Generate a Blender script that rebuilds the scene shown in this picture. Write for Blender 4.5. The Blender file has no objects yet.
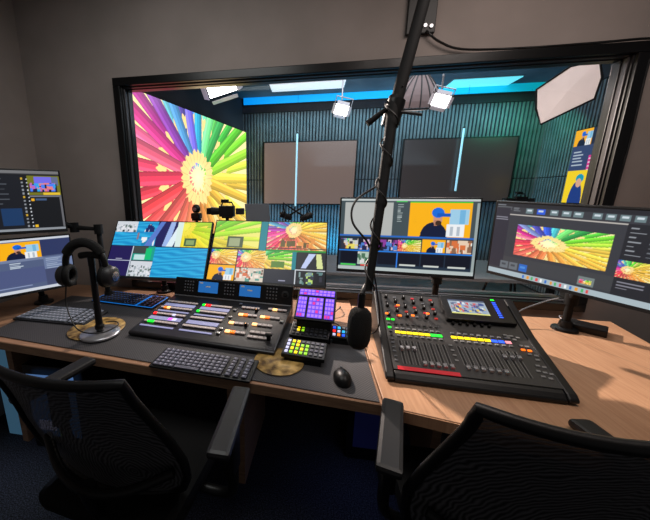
import bpy, bmesh, math, random
import numpy as np
from mathutils import Matrix, Vector, Euler
random.seed(7); rng = np.random.default_rng(5)
scene = bpy.context.scene
C = scene.collection
PI = math.pi; rad = math.radians

# ------------------------------------------------------------------ materials
def s2l(c):
    return tuple((v/12.92 if v <= .04045 else ((v+.055)/1.055)**2.4) for v in c)
def mat(name, col, rough=.5, metal=0., emis=None, es=0., bump=None, spec=.5, coat=0.):
    m = bpy.data.materials.new(name); m.use_nodes = True
    nt = m.node_tree; b = nt.nodes['Principled BSDF']
    b.inputs['Base Color'].default_value = (*s2l(col), 1)
    b.inputs['Roughness'].default_value = rough; b.inputs['Metallic'].default_value = metal
    b.inputs['Specular IOR Level'].default_value = spec
    b.inputs['Coat Weight'].default_value = coat
    if emis is not None:
        b.inputs['Emission Color'].default_value = (*s2l(emis), 1); b.inputs['Emission Strength'].default_value = es
        m.cycles.emission_sampling = 'NONE'
    # every material gets a faint procedural variation
    tc = nt.nodes.new('ShaderNodeTexCoord'); n = nt.nodes.new('ShaderNodeTexNoise')
    sc, st = bump if bump else (60., .03)
    n.inputs['Scale'].default_value = sc; n.inputs['Detail'].default_value = 3
    nt.links.new(tc.outputs['Object'], n.inputs['Vector'])
    bp = nt.nodes.new('ShaderNodeBump'); bp.inputs['Strength'].default_value = st; bp.inputs['Distance'].default_value = .01
    nt.links.new(n.outputs['Fac'], bp.inputs['Height']); nt.links.new(bp.outputs['Normal'], b.inputs['Normal'])
    return m
def ramp_mix(m, c1, c2, scale, vec=(1,1,1), detail=4, lo=.35, hi=.65, coords='Object', rot=(0,0,0)):
    nt = m.node_tree; b = nt.nodes['Principled BSDF']
    tc = nt.nodes.new('ShaderNodeTexCoord'); mp = nt.nodes.new('ShaderNodeMapping'); n = nt.nodes.new('ShaderNodeTexNoise'); r = nt.nodes.new('ShaderNodeValToRGB')
    mp.inputs['Scale'].default_value = vec; mp.inputs['Rotation'].default_value = rot
    n.inputs['Scale'].default_value = scale; n.inputs['Detail'].default_value = detail
    r.color_ramp.elements[0].position = lo; r.color_ramp.elements[1].position = hi
    r.color_ramp.elements[0].color = (*s2l(c1), 1); r.color_ramp.elements[1].color = (*s2l(c2), 1)
    nt.links.new(tc.outputs[coords], mp.inputs[0]); nt.links.new(mp.outputs[0], n.inputs['Vector'])
    nt.links.new(n.outputs['Fac'], r.inputs[0]); nt.links.new(r.outputs[0], b.inputs['Base Color'])
    return m

M = {}
M['black'] = mat('black_plastic', (.05,.05,.055), .4, spec=.35)
M['matte'] = mat('matte_black', (.045,.045,.05), .75, spec=.25)
M['darkgrey'] = mat('dark_grey_plastic', (.13,.13,.14), .45)
M['console'] = mat('console_metal', (.16,.155,.165), .36, .35)
M['mixbody'] = mat('mixer_body', (.06,.06,.065), .42, .1)
M['mixface'] = mat('mixer_face', (.20,.195,.195), .5)
M['btn'] = mat('pale_button', (.50,.50,.50), .5)
M['dimred'] = mat('dim_red_led', (.4,.1,.08), .4, emis=(.70,.10,.06), es=.8)
M['grey'] = mat('grey_plastic', (.36,.37,.39), .5)
M['keygrey'] = mat('slate_key', (.34,.34,.40), .5)
M['keylight'] = mat('pale_key', (.47,.50,.55), .5)
M['keydark'] = mat('dark_key', (.10,.11,.15), .5)
M['legend'] = mat('key_legend', (.66,.66,.74), .5)
M['padblack'] = mat('arm_pad_black', (.10,.10,.105), .45)
M['silver'] = mat('silver_metal', (.72,.72,.74), .28, .8)
M['chrome'] = mat('chrome', (.8,.8,.82), .15, 1.)
M['beige'] = mat('beige_button', (.76,.71,.70), .5)
M['label'] = mat('button_display', (.5,.5,.62), .4, emis=(.60,.62,.82), es=.45)
M['white'] = mat('white_plastic', (.85,.85,.85), .4)
M['foam'] = mat('black_foam', (.04,.04,.045), .95, bump=(400., .9))
M['cable'] = mat('cable_rubber', (.035,.035,.04), .5)
M['wall'] = ramp_mix(mat('painted_wall', (.45,.41,.39), .9, bump=(220.,.08)), (.56,.52,.50), (.60,.555,.535), 3)
M['ceil'] = mat('ceiling_paint', (.5,.48,.46), .9)
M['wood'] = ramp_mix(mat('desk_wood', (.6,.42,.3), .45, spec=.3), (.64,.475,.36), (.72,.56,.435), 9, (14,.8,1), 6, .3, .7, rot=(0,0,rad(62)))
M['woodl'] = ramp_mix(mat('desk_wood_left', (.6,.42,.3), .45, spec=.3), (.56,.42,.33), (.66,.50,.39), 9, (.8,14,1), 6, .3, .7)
M['woodedge'] = ramp_mix(mat('desk_edge', (.45,.33,.25), .5), (.52,.40,.31), (.62,.49,.38), 12, (1,1,12))
M['carpet'] = ramp_mix(mat('carpet', (.1,.1,.14), 1., bump=(500.,1.)), (.035,.038,.05), (.32,.345,.42), 170, detail=6, lo=.42, hi=.72)
M['studiofloor'] = ramp_mix(mat('studio_floor', (.25,.26,.28), .5), (.22,.23,.25), (.3,.31,.33), 4)
M['slat'] = ramp_mix(mat('acoustic_slat', (.42,.46,.48), .7), (.34,.38,.40), (.43,.46,.48), 5)
M['slatgap'] = mat('acoustic_felt', (.20,.22,.24), .95)
M['dark'] = ramp_mix(mat('studio_dark_wall', (.2,.2,.22), .9), (.17,.17,.19), (.24,.24,.26), 1.5)
M['studioceil'] = ramp_mix(mat('studio_ceiling', (.3,.33,.37), .9), (.27,.30,.34), (.36,.39,.43), 2)
M['frame'] = mat('window_frame_black', (.06,.06,.065), .3, .1)
M['frame2'] = mat('window_bead_grey', (.27,.26,.27), .35, .5)
M['tvpanel'] = mat('tv_panel_off_sheen', (.16,.14,.145), .3, spec=.7, emis=(.22,.19,.19), es=.6)  # set is off; faint emission stands in for reflected studio light
M['tvsheen'] = mat('tv_panel_sheen', (.30,.26,.25), .25, spec=.7, emis=(.46,.38,.35), es=.75)  # also off; brown reflection put in as emission
M['cyan'] = mat('cyan_light', (.1,.7,.9), .5, emis=(.05,.66,.95), es=1.15)
M['panelw'] = mat('light_panel_white', (.9,.9,.9), .5, emis=(.84,.84,.87), es=.8)
M['panelc'] = mat('light_panel_cyan', (.5,.9,.9), .5, emis=(.42,.86,.93), es=.9)
M['hot'] = mat('lamp_hot', (1,1,1), .5, emis=(1,.97,.97), es=14.)
M['door_lit'] = mat('barn_door_lit', (.6,.6,.62), .4, .3, emis=(.8,.75,.78), es=.3)  # doors glow slightly, in place of lamp light falling on them
M['tube'] = mat('tube_light', (.7,.85,.9), .5, emis=(.55,.74,.84), es=.8)
M['boxwhite'] = ramp_mix(mat('softbox_diffuser', (.8,.75,.73), .8, emis=(.80,.72,.70), es=.55), (.74,.69,.67), (.85,.80,.78), 3)
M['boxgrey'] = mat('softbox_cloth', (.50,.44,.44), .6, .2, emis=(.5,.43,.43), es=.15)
M['gold'] = ramp_mix(mat('gold_pattern', (.8,.65,.35), .4, .2), (.32,.22,.09), (.85,.70,.42), 22, detail=5)
M['pcblue'] = mat('blue_window', (.3,.45,.7), .2, emis=(.35,.50,.72), es=.6)
M['bluelit'] = mat('blue_lit_board', (.3,.5,.65), .4, emis=(.25,.40,.50), es=.45)
def led(name, col, es=1.):
    if name not in M: M[name] = mat(name, col, .4, emis=col, es=es)
    return M[name]
led('led_red', (1,.08,.1), 1.6); led('led_green', (.1,.95,.2), 1.3); led('led_orange', (1,.45,.08), 1.3); led('led_amber', (1,.72,.45), 2.2)
led('led_yellow', (.98,.84,.05), 1.1); led('led_blue', (.15,.35,.98), 1.1); led('led_pink', (.95,.6,.65), .9); led('led_lime', (.58,.85,.12), .8)
led('led_purple', (.8,.3,.9), 1.2); led('led_white', (.8,.8,.95), .8); led('led_cyan', (.15,.7,.9), 1.); led('purple_dim', (.36,.24,.80), .9)
led('purple_lit', (.58,.40,.95), 1.0); led('purple_red', (.75,.12,.5), 1.); led('screen_blue', (.12,.36,.62), .9); led('key_blue', (.07,.40,.72), .8); led('key_blue_dim', (.05,.20,.42), .5)
led('strip_red', (.72,.10,.15), .4); led('navy_glow', (.04,.05,.16), .4)
# glass: thin pane, mostly clear with a faint reflection
def glass():
    m = bpy.data.materials.new('window_glass'); m.use_nodes = True; nt = m.node_tree
    for n in list(nt.nodes):
        if n.type != 'OUTPUT_MATERIAL': nt.nodes.remove(n)
    o = nt.nodes['Material Output']; t = nt.nodes.new('ShaderNodeBsdfTransparent'); g = nt.nodes.new('ShaderNodeBsdfGlossy')
    t.inputs['Color'].default_value = (.97,.98,.98,1); g.inputs['Roughness'].default_value = .01
    f = nt.nodes.new('ShaderNodeFresnel'); f.inputs['IOR'].default_value = 1.35
    mx = nt.nodes.new('ShaderNodeMixShader')
    nt.links.new(f.outputs[0], mx.inputs[0]); nt.links.new(t.outputs[0], mx.inputs[1]); nt.links.new(g.outputs[0], mx.inputs[2]); nt.links.new(mx.outputs[0], o.inputs[0])
    return m
M['glass'] = glass()
def meshcloth():
    m = bpy.data.materials.new('chair_mesh_cloth'); m.use_nodes = True; nt = m.node_tree
    o = nt.nodes['Material Output']; b = nt.nodes['Principled BSDF']
    b.inputs['Base Color'].default_value = (*s2l((.13,.13,.145)), 1); b.inputs['Roughness'].default_value = .6
    tc = nt.nodes.new('ShaderNodeTexCoord'); w = nt.nodes.new('ShaderNodeTexWave'); w.wave_type = 'RINGS'; w.rings_direction = 'Y'
    mpg = nt.nodes.new('ShaderNodeMapping'); mpg.inputs['Location'].default_value = (-.10,0,-.62)
    w.inputs['Scale'].default_value = 24; w.inputs['Distortion'].default_value = 7; w.inputs['Detail'].default_value = 1
    nt.links.new(tc.outputs['Object'], mpg.inputs[0]); nt.links.new(mpg.outputs[0], w.inputs['Vector'])
    mr = nt.nodes.new('ShaderNodeMapRange'); mr.inputs['To Min'].default_value = .965; mr.inputs['To Max'].default_value = .995
    nt.links.new(w.outputs['Fac'], mr.inputs['Value'])
    t = nt.nodes.new('ShaderNodeBsdfTransparent'); mx = nt.nodes.new('ShaderNodeMixShader')
    nt.links.new(mr.outputs[0], mx.inputs[0]); nt.links.new(t.outputs[0], mx.inputs[1]); nt.links.new(b.outputs[0], mx.inputs[2]); nt.links.new(mx.outputs[0], o.inputs[0])
    r = nt.nodes.new('ShaderNodeValToRGB'); r.color_ramp.elements[0].color = (.004,.004,.005,1); r.color_ramp.elements[1].color = (.13,.13,.14,1)
    nt.links.new(w.outputs['Fac'], r.inputs[0]); nt.links.new(r.outputs[0], b.inputs['Base Color'])
    return m
M['meshcloth'] = meshcloth()
def matweave():
    m = mat('woven_mat', (.12,.12,.13), .62); nt = m.node_tree; b = nt.nodes['Principled BSDF']
    tc = nt.nodes.new('ShaderNodeTexCoord'); v = nt.nodes.new('ShaderNodeTexChecker'); v.inputs['Scale'].default_value = 170
    v.inputs['Color1'].default_value = (*s2l((.15,.15,.16)),1); v.inputs['Color2'].default_value = (*s2l((.27,.26,.27)),1)
    nt.links.new(tc.outputs['Object'], v.inputs['Vector']); nt.links.new(v.outputs['Color'], b.inputs['Base Color'])
    return m
M['mat'] = matweave()
def screenmat(name, es):
    m = bpy.data.materials.new(name); m.use_nodes = True; nt = m.node_tree; b = nt.nodes['Principled BSDF']
    a = nt.nodes.new('ShaderNodeAttribute'); a.attribute_name = 'pix'
    b.inputs['Base Color'].default_value = (.01,.01,.01,1); b.inputs['Roughness'].default_value = .4
    nt.links.new(a.outputs['Color'], b.inputs['Emission Color']); b.inputs['Emission Strength'].default_value = es
    m.cycles.emission_sampling = 'NONE'
    return m
M['screen'] = screenmat('screen_picture', 1.0)
M['ledwall'] = screenmat('video_wall_picture', 1.3)

# ------------------------------------------------------------------ mesh builder
class MB:
    def __init__(s): s.v = []; s.f = []; s.mi = []; s.mats = []; s.sm = []
    def _m(s, m):
        if m not in s.mats: s.mats.append(m)
        return s.mats.index(m)
    def add(s, vs, fs, m, smooth=False, T=None):
        k = len(s.v); i = s._m(m)
        s.v += [tuple(T @ Vector(v)) if T else tuple(v) for v in vs]
        s.f += [tuple(k+a for a in f) for f in fs]; s.mi += [i]*len(fs); s.sm += [smooth]*len(fs)
        return s
    def box(s, c, d, m, rot=None, bev=0.):
        bm = bmesh.new(); bmesh.ops.create_cube(bm, size=1.)
        for v in bm.verts: v.co = Vector((v.co.x*d[0], v.co.y*d[1], v.co.z*d[2]))
        if bev > 0: bmesh.ops.bevel(bm, geom=list(bm.edges), offset=min(bev, min(d)*.45), segments=2, affect='EDGES', profile=.6)
        T = Matrix.Translation(c)
        if rot: T = T @ Euler(rot).to_matrix().to_4x4()
        vs = [v.co.copy() for v in bm.verts]; fs = [[v.index for v in f.verts] for f in bm.faces]; bm.free()
        return s.add(vs, fs, m, False, T)
    def cyl(s, p0, p1, r0, m, r1=None, n=16, caps=True):
        return s.tube([p0, p1], [r0, r0 if r1 is None else r1], m, n, caps)
    def tube(s, pts, r, m, n=10, caps=True, closed=False):
        P = [Vector(p) for p in pts]; k = len(P); rs = r if isinstance(r, (list, tuple)) else [r]*k
        vs = []; up = None
        for i in range(k):
            if closed: t = (P[(i+1) % k]-P[i-1]).normalized()
            else: t = (P[min(i+1, k-1)]-P[max(i-1, 0)]).normalized()
            if up is None: up = Vector((0,0,1)) if abs(t.z) < .9 else Vector((1,0,0))
            a = (up - t*up.dot(t)).normalized(); b = t.cross(a); up = a
            for j in range(n):
                q = 2*PI*j/n; vs.append(P[i] + (a*math.cos(q)+b*math.sin(q))*rs[i])
        fs = []
        for i in range(k if closed else k-1):
            for j in range(n):
                i2 = (i+1) % k
                fs.append((i*n+j, i*n+(j+1) % n, i2*n+(j+1) % n, i2*n+j))
        if caps and not closed: fs.append(tuple(range(n))[::-1]); fs.append(tuple((k-1)*n+j for j in range(n)))
        return s.add(vs, fs, m, True)
    def lathe(s, prof, m, n=24, T=None, c=(0,0,0)):
        vs = []; k = len(prof)
        for r, z in prof:
            for j in range(n): q = 2*PI*j/n; vs.append((c[0]+r*math.cos(q), c[1]+r*math.sin(q), c[2]+z))
        fs = [(i*n+j, i*n+(j+1) % n, (i+1)*n+(j+1) % n, (i+1)*n+j) for i in range(k-1) for j in range(n)]
        fs += [tuple(range(n))[::-1], tuple((k-1)*n+j for j in range(n))]
        return s.add(vs, fs, m, True, T)
    def prism(s, poly, z0, z1, m, T=None):
        n = len(poly); vs = [(x, y, z0) for x, y in poly]+[(x, y, z1) for x, y in poly]
        fs = [tuple(range(n))[::-1], tuple(range(n, 2*n))]+[(i, (i+1) % n, n+(i+1) % n, n+i) for i in range(n)]
        return s.add(vs, fs, m, False, T)
    def prismx(s, prof, x0, x1, m, T=None):   # profile in (y,z), extruded along x
        n = len(prof); vs = [(x0, y, z) for y, z in prof]+[(x1, y, z) for y, z in prof]
        fs = [tuple(range(n)), tuple(range(n, 2*n))[::-1]]+[(i, n+i, n+(i+1) % n, (i+1) % n) for i in range(n)]
        return s.add(vs, fs, m, False, T)
    def build(s, name, parent=None, bevel=0., loc=None, rot=None):
        me = bpy.data.meshes.new(name); me.from_pydata(s.v, [], s.f)
        for m in s.mats: me.materials.append(m)
        me.polygons.foreach_set('material_index', s.mi); me.polygons.foreach_set('use_smooth', s.sm); me.update()
        bm = bmesh.new(); bm.from_mesh(me); bmesh.ops.recalc_face_normals(bm, faces=bm.faces); bm.to_mesh(me); bm.free()
        o = bpy.data.objects.new(name, me); C.objects.link(o)
        if parent: o.parent = parent
        if loc: o.location = loc
        if rot: o.rotation_euler = rot
        if bevel:
            b = o.modifiers.new('bevel', 'BEVEL'); b.width = bevel; b.segments = 2; b.limit_method = 'ANGLE'; b.angle_limit = rad(40)
        if any(s.sm) and not all(s.sm) or any(s.sm):
            try: me.set_sharp_from_angle(angle=rad(45))
            except Exception: pass
        return o
def tag(o, label=None, cat=None, group=None, kind=None):
    if label: o['label'] = label
    if cat: o['category'] = cat
    if group: o['group'] = group
    if kind: o['kind'] = kind
    return o
def thing(name, label, cat, loc=(0,0,0), rot=(0,0,0), group=None, mode='XYZ'):
    o = bpy.data.objects.new(name, None); C.objects.link(o); o.rotation_mode = mode
    o.empty_display_size = .05; o.location = loc; o.rotation_euler = rot
    return tag(o, label, cat, group)
def part(src, parent, loc, rot=None, material=None):
    """copy of a small mesh part, sharing or swapping material"""
    o = src.copy(); C.objects.link(o); o.parent = parent; o.location = loc
    if rot: o.rotation_euler = rot
    if material:
        o.data = MESHV(src, material)
    return o
_mv = {}
def MESHV(src, material):
    k = (src.data.name, material.name)
    if k not in _mv:
        me = src.data.copy(); me.materials.clear(); me.materials.append(material); _mv[k] = me
    return _mv[k]
def curve_pts(ctrl, n=10):
    """Catmull-Rom through control points"""
    P = [Vector(p) for p in ctrl]; P = [P[0]*2-P[1]]+P+[P[-1]*2-P[-2]]; out = []
    for i in range(1, len(P)-2):
        for k in range(n):
            t = k/n; a, b, c, d = P[i-1:i+3]
            out.append(.5*((2*b)+(c-a)*t+(2*a-5*b+4*c-d)*t*t+(3*b-a-3*c+d)*t**3))
    out.append(P[-2]); return out

# ------------------------------------------------------------------ picture painter for displays
class Pic:
    def __init__(s, w, h, bg=(0,0,0)):
        s.w, s.h = w, h; s.a = np.zeros((h, w, 3)); s.a[:] = bg
        s.Y, s.X = np.mgrid[0:h, 0:w]; s.X = (s.X+.5)/w; s.Y = (s.Y+.5)/h
    def m(s, mask, col, al=1.): s.a[mask] = s.a[mask]*(1-al)+np.array(col)*al
    def rect(s, x0, y0, x1, y1, col, al=1.): s.m((s.X >= x0) & (s.X < x1) & (s.Y >= y0) & (s.Y < y1), col, al)
    def ell(s, cx, cy, rx, ry, col, al=1., clip=None):
        k = ((s.X-cx)/rx)**2+((s.Y-cy)/ry)**2 < 1
        if clip: k &= (s.X >= clip[0]) & (s.Y >= clip[1]) & (s.X < clip[2]) & (s.Y < clip[3])
        s.m(k, col, al)
    def poly(s, pts, col, al=1.):
        k = np.zeros(s.X.shape, bool); n = len(pts)
        for i in range(n):
            x0, y0 = pts[i]; x1, y1 = pts[(i+1) % n]
            if y0 == y1: continue
            k ^= ((s.Y >= min(y0, y1)) & (s.Y < max(y0, y1)) & (s.X < x0+(s.Y-y0)*(x1-x0)/(y1-y0)))
        s.m(k, col, al)
    def lines(s, x0, y0, x1, y1, n, col, seed=0, th=.35):
        r = random.Random(seed)
        for i in range(n):
            y = y0+(y1-y0)*(i+.2)/n; s.rect(x0, y, x0+(x1-x0)*r.uniform(.4, 1), y+(y1-y0)/n*th, col)
    def noise(s, x0, y0, x1, y1, cols, n=40, size=.02, seed=1):
        r = random.Random(seed)
        for i in range(n):
            x = r.uniform(x0, x1); y = r.uniform(y0, y1); w = size*r.uniform(.5, 2); h = size*r.uniform(.5, 2)
            s.rect(max(x0, x-w/2), max(y0, y-h), min(x1, x+w/2), min(y1, y+h), r.choice(cols))
    def pencils(s, x0, y0, x1, y1, cx=.5, cy=.5, asp=None, seed=3, sc=1., rot=0., bright=1., hue=0.):
        """ring of coloured pencils pointing at a centre, in the box; angles measured in box aspect"""
        k = (s.X >= x0) & (s.X < x1) & (s.Y >= y0) & (s.Y < y1)
        if asp is None: asp = (x1-x0)*s.w/((y1-y0)*s.h)
        u = ((s.X[k]-x0)/(x1-x0)-cx)*asp/sc; v = -((s.Y[k]-y0)/(y1-y0)-cy)/sc
        r = np.hypot(u, v); th = np.degrees(np.arctan2(v, u)) % 360
        stops = [(0,(1,.84,.30)),(14,(.62,.88,.18)),(30,(.38,.85,.14)),(46,(.10,.55,.22)),(58,(.40,.88,.35)),(70,(.45,.90,.65)),(82,(.15,.62,.72)),(92,(.08,.30,.88)),(101,(.70,.42,.85)),
                 (110,(.16,.20,.58)),(120,(.35,.80,.85)),(130,(.48,.16,.58)),(143,(.92,.12,.58)),(158,(.95,.40,.52)),(176,(.95,.20,.35)),(196,(.92,.22,.25)),(222,(.95,.38,.33)),
                 (250,(.97,.48,.28)),(276,(.98,.58,.22)),(300,(.98,.70,.25)),(330,(.98,.76,.22)),(360,(.97,.80,.25))]
        A = np.array([q[0] for q in stops]); K = np.array([q[1] for q in stops])
        rr = random.Random(seed); out = np.zeros((len(u), 3)); out[:] = (.99,.91,.62)
        for layer, (n, w, r0, r1) in enumerate([(22, .046, .37, .52), (22, .054, .085, .235)]):
            for i in range(n):
                a = 360*(i+(.5 if layer < 1 else 0))/n+rr.uniform(-2, 2)+rot
                ar = rad(a); al = u*math.cos(ar)+v*math.sin(ar); pe = -u*math.sin(ar)+v*math.cos(ar)
                jr = rr.uniform(-.02, .03); t = np.clip((al-r0-jr)/(r1-r0), 0, 1)
                ww = w*t; inside = (np.abs(pe) < ww) & (al > r0+jr)
                base = np.array([np.interp((a-rot-hue) % 360, A, K[:, c]) for c in range(3)]); base = np.clip(base*rr.uniform(.85, 1.12), 0, 1)
                body = inside & (al > r1+jr+.015*np.cos(pe/w*6)); wood = inside & ~body & (al > r0+jr+.045)
                lead = inside & (al <= r0+jr+.045)
                out[inside & ~body] = (1,.85,.52); out[lead] = base
                f = pe[body]/w; sh = np.where(f < -.35, .82, np.where(f < .35, 1.0, 1.1))[:, None]
                out[body] = np.clip(base*sh+np.where(f > .35, .06, 0)[:, None], 0, 1)
                edge = inside & (np.abs(pe) > ww*.86); out[edge] *= .8
        g = np.clip(1-r/.16, 0, 1)[:, None]**.8; out = out*(1-g*.85)+np.array((1,.98,.78))*g*.85
        s.a[k] = np.clip((out*.93+.07)*bright, 0, 1)
    def man(s, x0, y0, x1, y1):
        X = lambda t: x0+(x1-x0)*t; Y = lambda t: y0+(y1-y0)*t; W = x1-x0; H = y1-y0; cl = (x0, y0, x1, y1)
        s.rect(x0, y0, x1, y1, (.98,.70,.08))
        s.rect(X(.66), Y(.18), X(.96), Y(.62), (.62,.80,.90)); s.rect(X(.82), Y(.2), X(.9), Y(.6), (.45,.70,.86))
        s.ell(X(.42), Y(1.0), W*.22, H*.44, (.06,.10,.22), clip=cl)
        s.ell(X(.47), Y(.47), W*.075, H*.19, (.80,.58,.47), clip=cl)
        s.rect(X(.42), Y(.50), X(.50), Y(.66), (.72,.50,.40))
        s.ell(X(.485), Y(.585), W*.05, H*.075, (.25,.17,.13), clip=cl)
        s.ell(X(.47), Y(.28), W*.10, H*.15, (.08,.42,.85), clip=cl); s.rect(X(.46), Y(.30), X(.67), Y(.40), (.06,.34,.74))
        s.rect(X(.62), Y(.62), X(.90), Y(.98), (.93,.94,.95)); s.rect(X(.68), Y(.68), X(.73), Y(.95), (.70,.74,.78)); s.rect(X(.79), Y(.68), X(.84), Y(.95), (.70,.74,.78))
    def waves(s, x0, y0, x1, y1, seed=0):
        k = (s.X >= x0) & (s.X < x1) & (s.Y >= y0) & (s.Y < y1); x = s.X[k]*40; y = s.Y[k]*90+seed
        t = np.sin(y+1.6*np.sin(x*.45+y*.3))+.5*np.sin(y*2.3+x*.7)+.5*rng.random(x.shape); t = ((t+2)/4)[:, None].clip(0, 1)
        s.a[k] = np.array((.02,.45,.72))*(1-t)+np.array((.22,.75,.93))*t
    def terrain(s, x0, y0, x1, y1, seed=0):
        s.rect(x0, y0, x1, y1, (.82,.84,.87)); s.noise(x0, y0+(y1-y0)*.3, x1, y1, [(.45,.52,.5),(.25,.30,.33),(.62,.66,.7),(.9,.9,.92)], 60, .012, seed)
    def beams(s, x0, y0, x1, y1):
        s.rect(x0, y0, x1, y1, (.12,.12,.36)); W = x1-x0; H = y1-y0
        for a, b, c in ((.5,.9,(.62,.72,.92)), (.85,1.05,(.88,.94,.97)), (.1,.2,(.35,.48,.80))):
            s.poly([(x0+W*a, y0), (min(x1, x0+W*(a+.18)), y0), (x0+W*(b-.35), y1), (x0+W*(b-.6), y1)], c)
def display(name, pic, w, h, parent, loc=(0,0,0), material=None, origin='bl'):
    """flat display surface: x 0..w, z 0..h, facing -y, one vertex per picture cell"""
    H, W = pic.a.shape[:2]
    xs = np.linspace(0, w, W); zs = np.linspace(h, 0, H)
    XX, ZZ = np.meshgrid(xs, zs); co = np.stack([XX, np.zeros_like(XX), ZZ], -1).reshape(-1, 3).astype(np.float32)
    idx = np.arange(H*W).reshape(H, W)
    q = np.stack([idx[1:, :-1], idx[1:, 1:], idx[:-1, 1:], idx[:-1, :-1]], -1).reshape(-1, 4)
    me = bpy.data.meshes.new(name); me.vertices.add(H*W); me.vertices.foreach_set('co', co.ravel())
    n = len(q); me.loops.add(n*4); me.polygons.add(n); me.loops.foreach_set('vertex_index', q.ravel().astype(np.int32))
    me.polygons.foreach_set('loop_start', np.arange(0, n*4, 4, dtype=np.int32)); me.update(calc_edges=True)
    a = me.attributes.new('pix', 'FLOAT_COLOR', 'POINT')
    c = np.clip(pic.a.reshape(-1, 3), 0, 1); lin = np.where(c <= .04045, c/12.92, ((c+.055)/1.055)**2.4)
    a.data.foreach_set('color', np.concatenate([lin, np.ones((H*W, 1))], 1).ravel().astype(np.float32))
    me.materials.append(material or M['screen'])
    o = bpy.data.objects.new(name, me); C.objects.link(o); o.parent = parent; o.location = loc
    return o

# ------------------------------------------------------------------ camera and lights
cam = bpy.data.cameras.new('camera'); co = bpy.data.objects.new('camera', cam); C.objects.link(co); scene.camera = co
cam.sensor_fit = 'HORIZONTAL'; cam.sensor_width = 36; cam.lens = 36*300/650; cam.shift_x = 65/650; cam.clip_start = .02
co.location = (0,0,1.45); co.rotation_euler = (PI/2-math.atan(300/1330), 0, rad(9.8))
scene.view_settings.view_transform = 'Standard'; scene.view_settings.look = 'None'
w = bpy.data.worlds.new('world'); scene.world = w; w.use_nodes = True
w.node_tree.nodes['Background'].inputs[0].default_value = (.9,.85,.85,1); w.node_tree.nodes['Background'].inputs[1].default_value = .07
def area(name, loc, tgt, size, e, col, spread=None, shape='SQUARE', sy=None):
    l = bpy.data.lights.new(name, 'AREA'); l.energy = e; l.size = size; l.color = col; l.shape = 'RECTANGLE' if sy else 'SQUARE'
    if sy: l.size_y = sy
    if spread: l.spread = rad(spread)
    o = bpy.data.objects.new(name, l); C.objects.link(o); o.location = loc
    o.rotation_euler = (Vector(tgt)-Vector(loc)).to_track_quat('-Z', 'Y').to_euler(); return o
def spot(name, loc, tgt, e, col, ang=100, r=.05):
    l = bpy.data.lights.new(name, 'SPOT'); l.energy = e; l.color = col; l.spot_size = rad(ang); l.spot_blend = .6; l.shadow_soft_size = r
    o = bpy.data.objects.new(name, l); C.objects.link(o); o.location = loc
    o.rotation_euler = (Vector(tgt)-Vector(loc)).to_track_quat('-Z', 'Y').to_euler(); return o
area('room_light', (.9,.95,2.70), (.9,1.5,0), .9, 12, (1,.87,.80), 165)
area('room_fill', (-.7,.85,2.68), (-.7,1.5,0), .9, 10, (.96,.97,.94), 165)
area('studio_blue', (1.0,5.1,2.7), (1.0,5.4,1.6), 3.8, 15, (.35,.8,1), sy=.2)
area('studio_blue_low', (.6,5.15,.45), (.6,5.4,1.0), 3.6, 42, (.03,.55,1), sy=.12)
area('studio_ceiling_fill', (1.0,4.2,2.1), (1.0,4.4,3.0), 2.0, 10, (.6,.85,1))  # added up-light without a fixture, lifts the dark studio ceiling
area('studio_green', (2.9,4.8,2.6), (2.6,5.4,1.6), .5, 6, (.1,1,.55))
area('studio_fill', (.8,3.4,2.85), (.8,3.8,0), 2.0, 34, (.9,.93,1))
area('led_spill', (-1.2,3.9,1.6), (.5,3.9,1.5), 1.6, 14, (1,.75,.5))
spot('window_spot', (-.95,3.35,2.55), (1.3,1.5,.75), 1100, (1,.84,.74), 50)
spot('desk_fill_spot', (-.3,3.3,2.6), (-.9,1.8,.75), 260, (1,.85,.75), 40)  # added spot without a fixture, brightens the bare wood behind the blue keyboard
spot('window_spot_right', (1.35,3.5,2.4), (1.25,1.4,.75), 25, (1,.80,.68), 60)

# ------------------------------------------------------------------ control room shell
WY = 1.98; XL = -1.99
K = WY/1.87
def wz(z): return 1.45+(z-1.45)*K
def struct(o, label=None): o['kind'] = 'structure'; return o
b = MB(); b.box((.6,.2,-.05), (5.2,3.6,.1), M['carpet']); struct(b.build('floor'))
b = MB(); b.box((.6,.2,2.85), (5.2,3.6,.1), M['ceil']); struct(b.build('ceiling'))
b = MB(); b.box((XL-.05,.2,1.4), (.1,3.6,2.8), M['wall']); struct(b.build('wall_left'))
b = MB(); x0, x1, z0, z1 = -1.215*K, 1.485*K, wz(.82), wz(2.115); yc = WY+.06
b.box(((XL+x0)/2, yc, 1.4), (x0-XL, .12, 2.8), M['wall']); b.box(((3.2+x1)/2, yc, 1.4), (3.2-x1, .12, 2.8), M['wall'])
b.box(((x0+x1)/2, yc, z0/2), (x1-x0, .12, z0), M['wall']); b.box(((x0+x1)/2, yc, (2.8+z1)/2), (x1-x0, .12, 2.8-z1), M['wall'])
struct(b.build('wall_front'))
win = thing('window_1', 'large black framed window into the studio', 'window', (.14*K,WY,0)); win['kind'] = 'structure'; del win['category']
def ring(b, X0, X1, Z0, Z1, t, ya, yb, m):
    cx = (X0+X1)/2; y = (ya+yb)/2; d = abs(yb-ya)
    for args in (((cx, y, Z1-t/2), (X1-X0, d, t)), ((cx, y, Z0+t/2), (X1-X0, d, t)), ((X0+t/2, y, (Z0+Z1)/2), (t, d, Z1-Z0-2*t)), ((X1-t/2, y, (Z0+Z1)/2), (t, d, Z1-Z0-2*t))): b.box(*args, m, bev=.004)
ox = -.14*K
def wr(b, X0, X1, Z0, Z1, t, ya, yb, m): ring(b, X0*K+ox, X1*K+ox, wz(Z0), wz(Z1), t, ya, yb, m)
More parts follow.
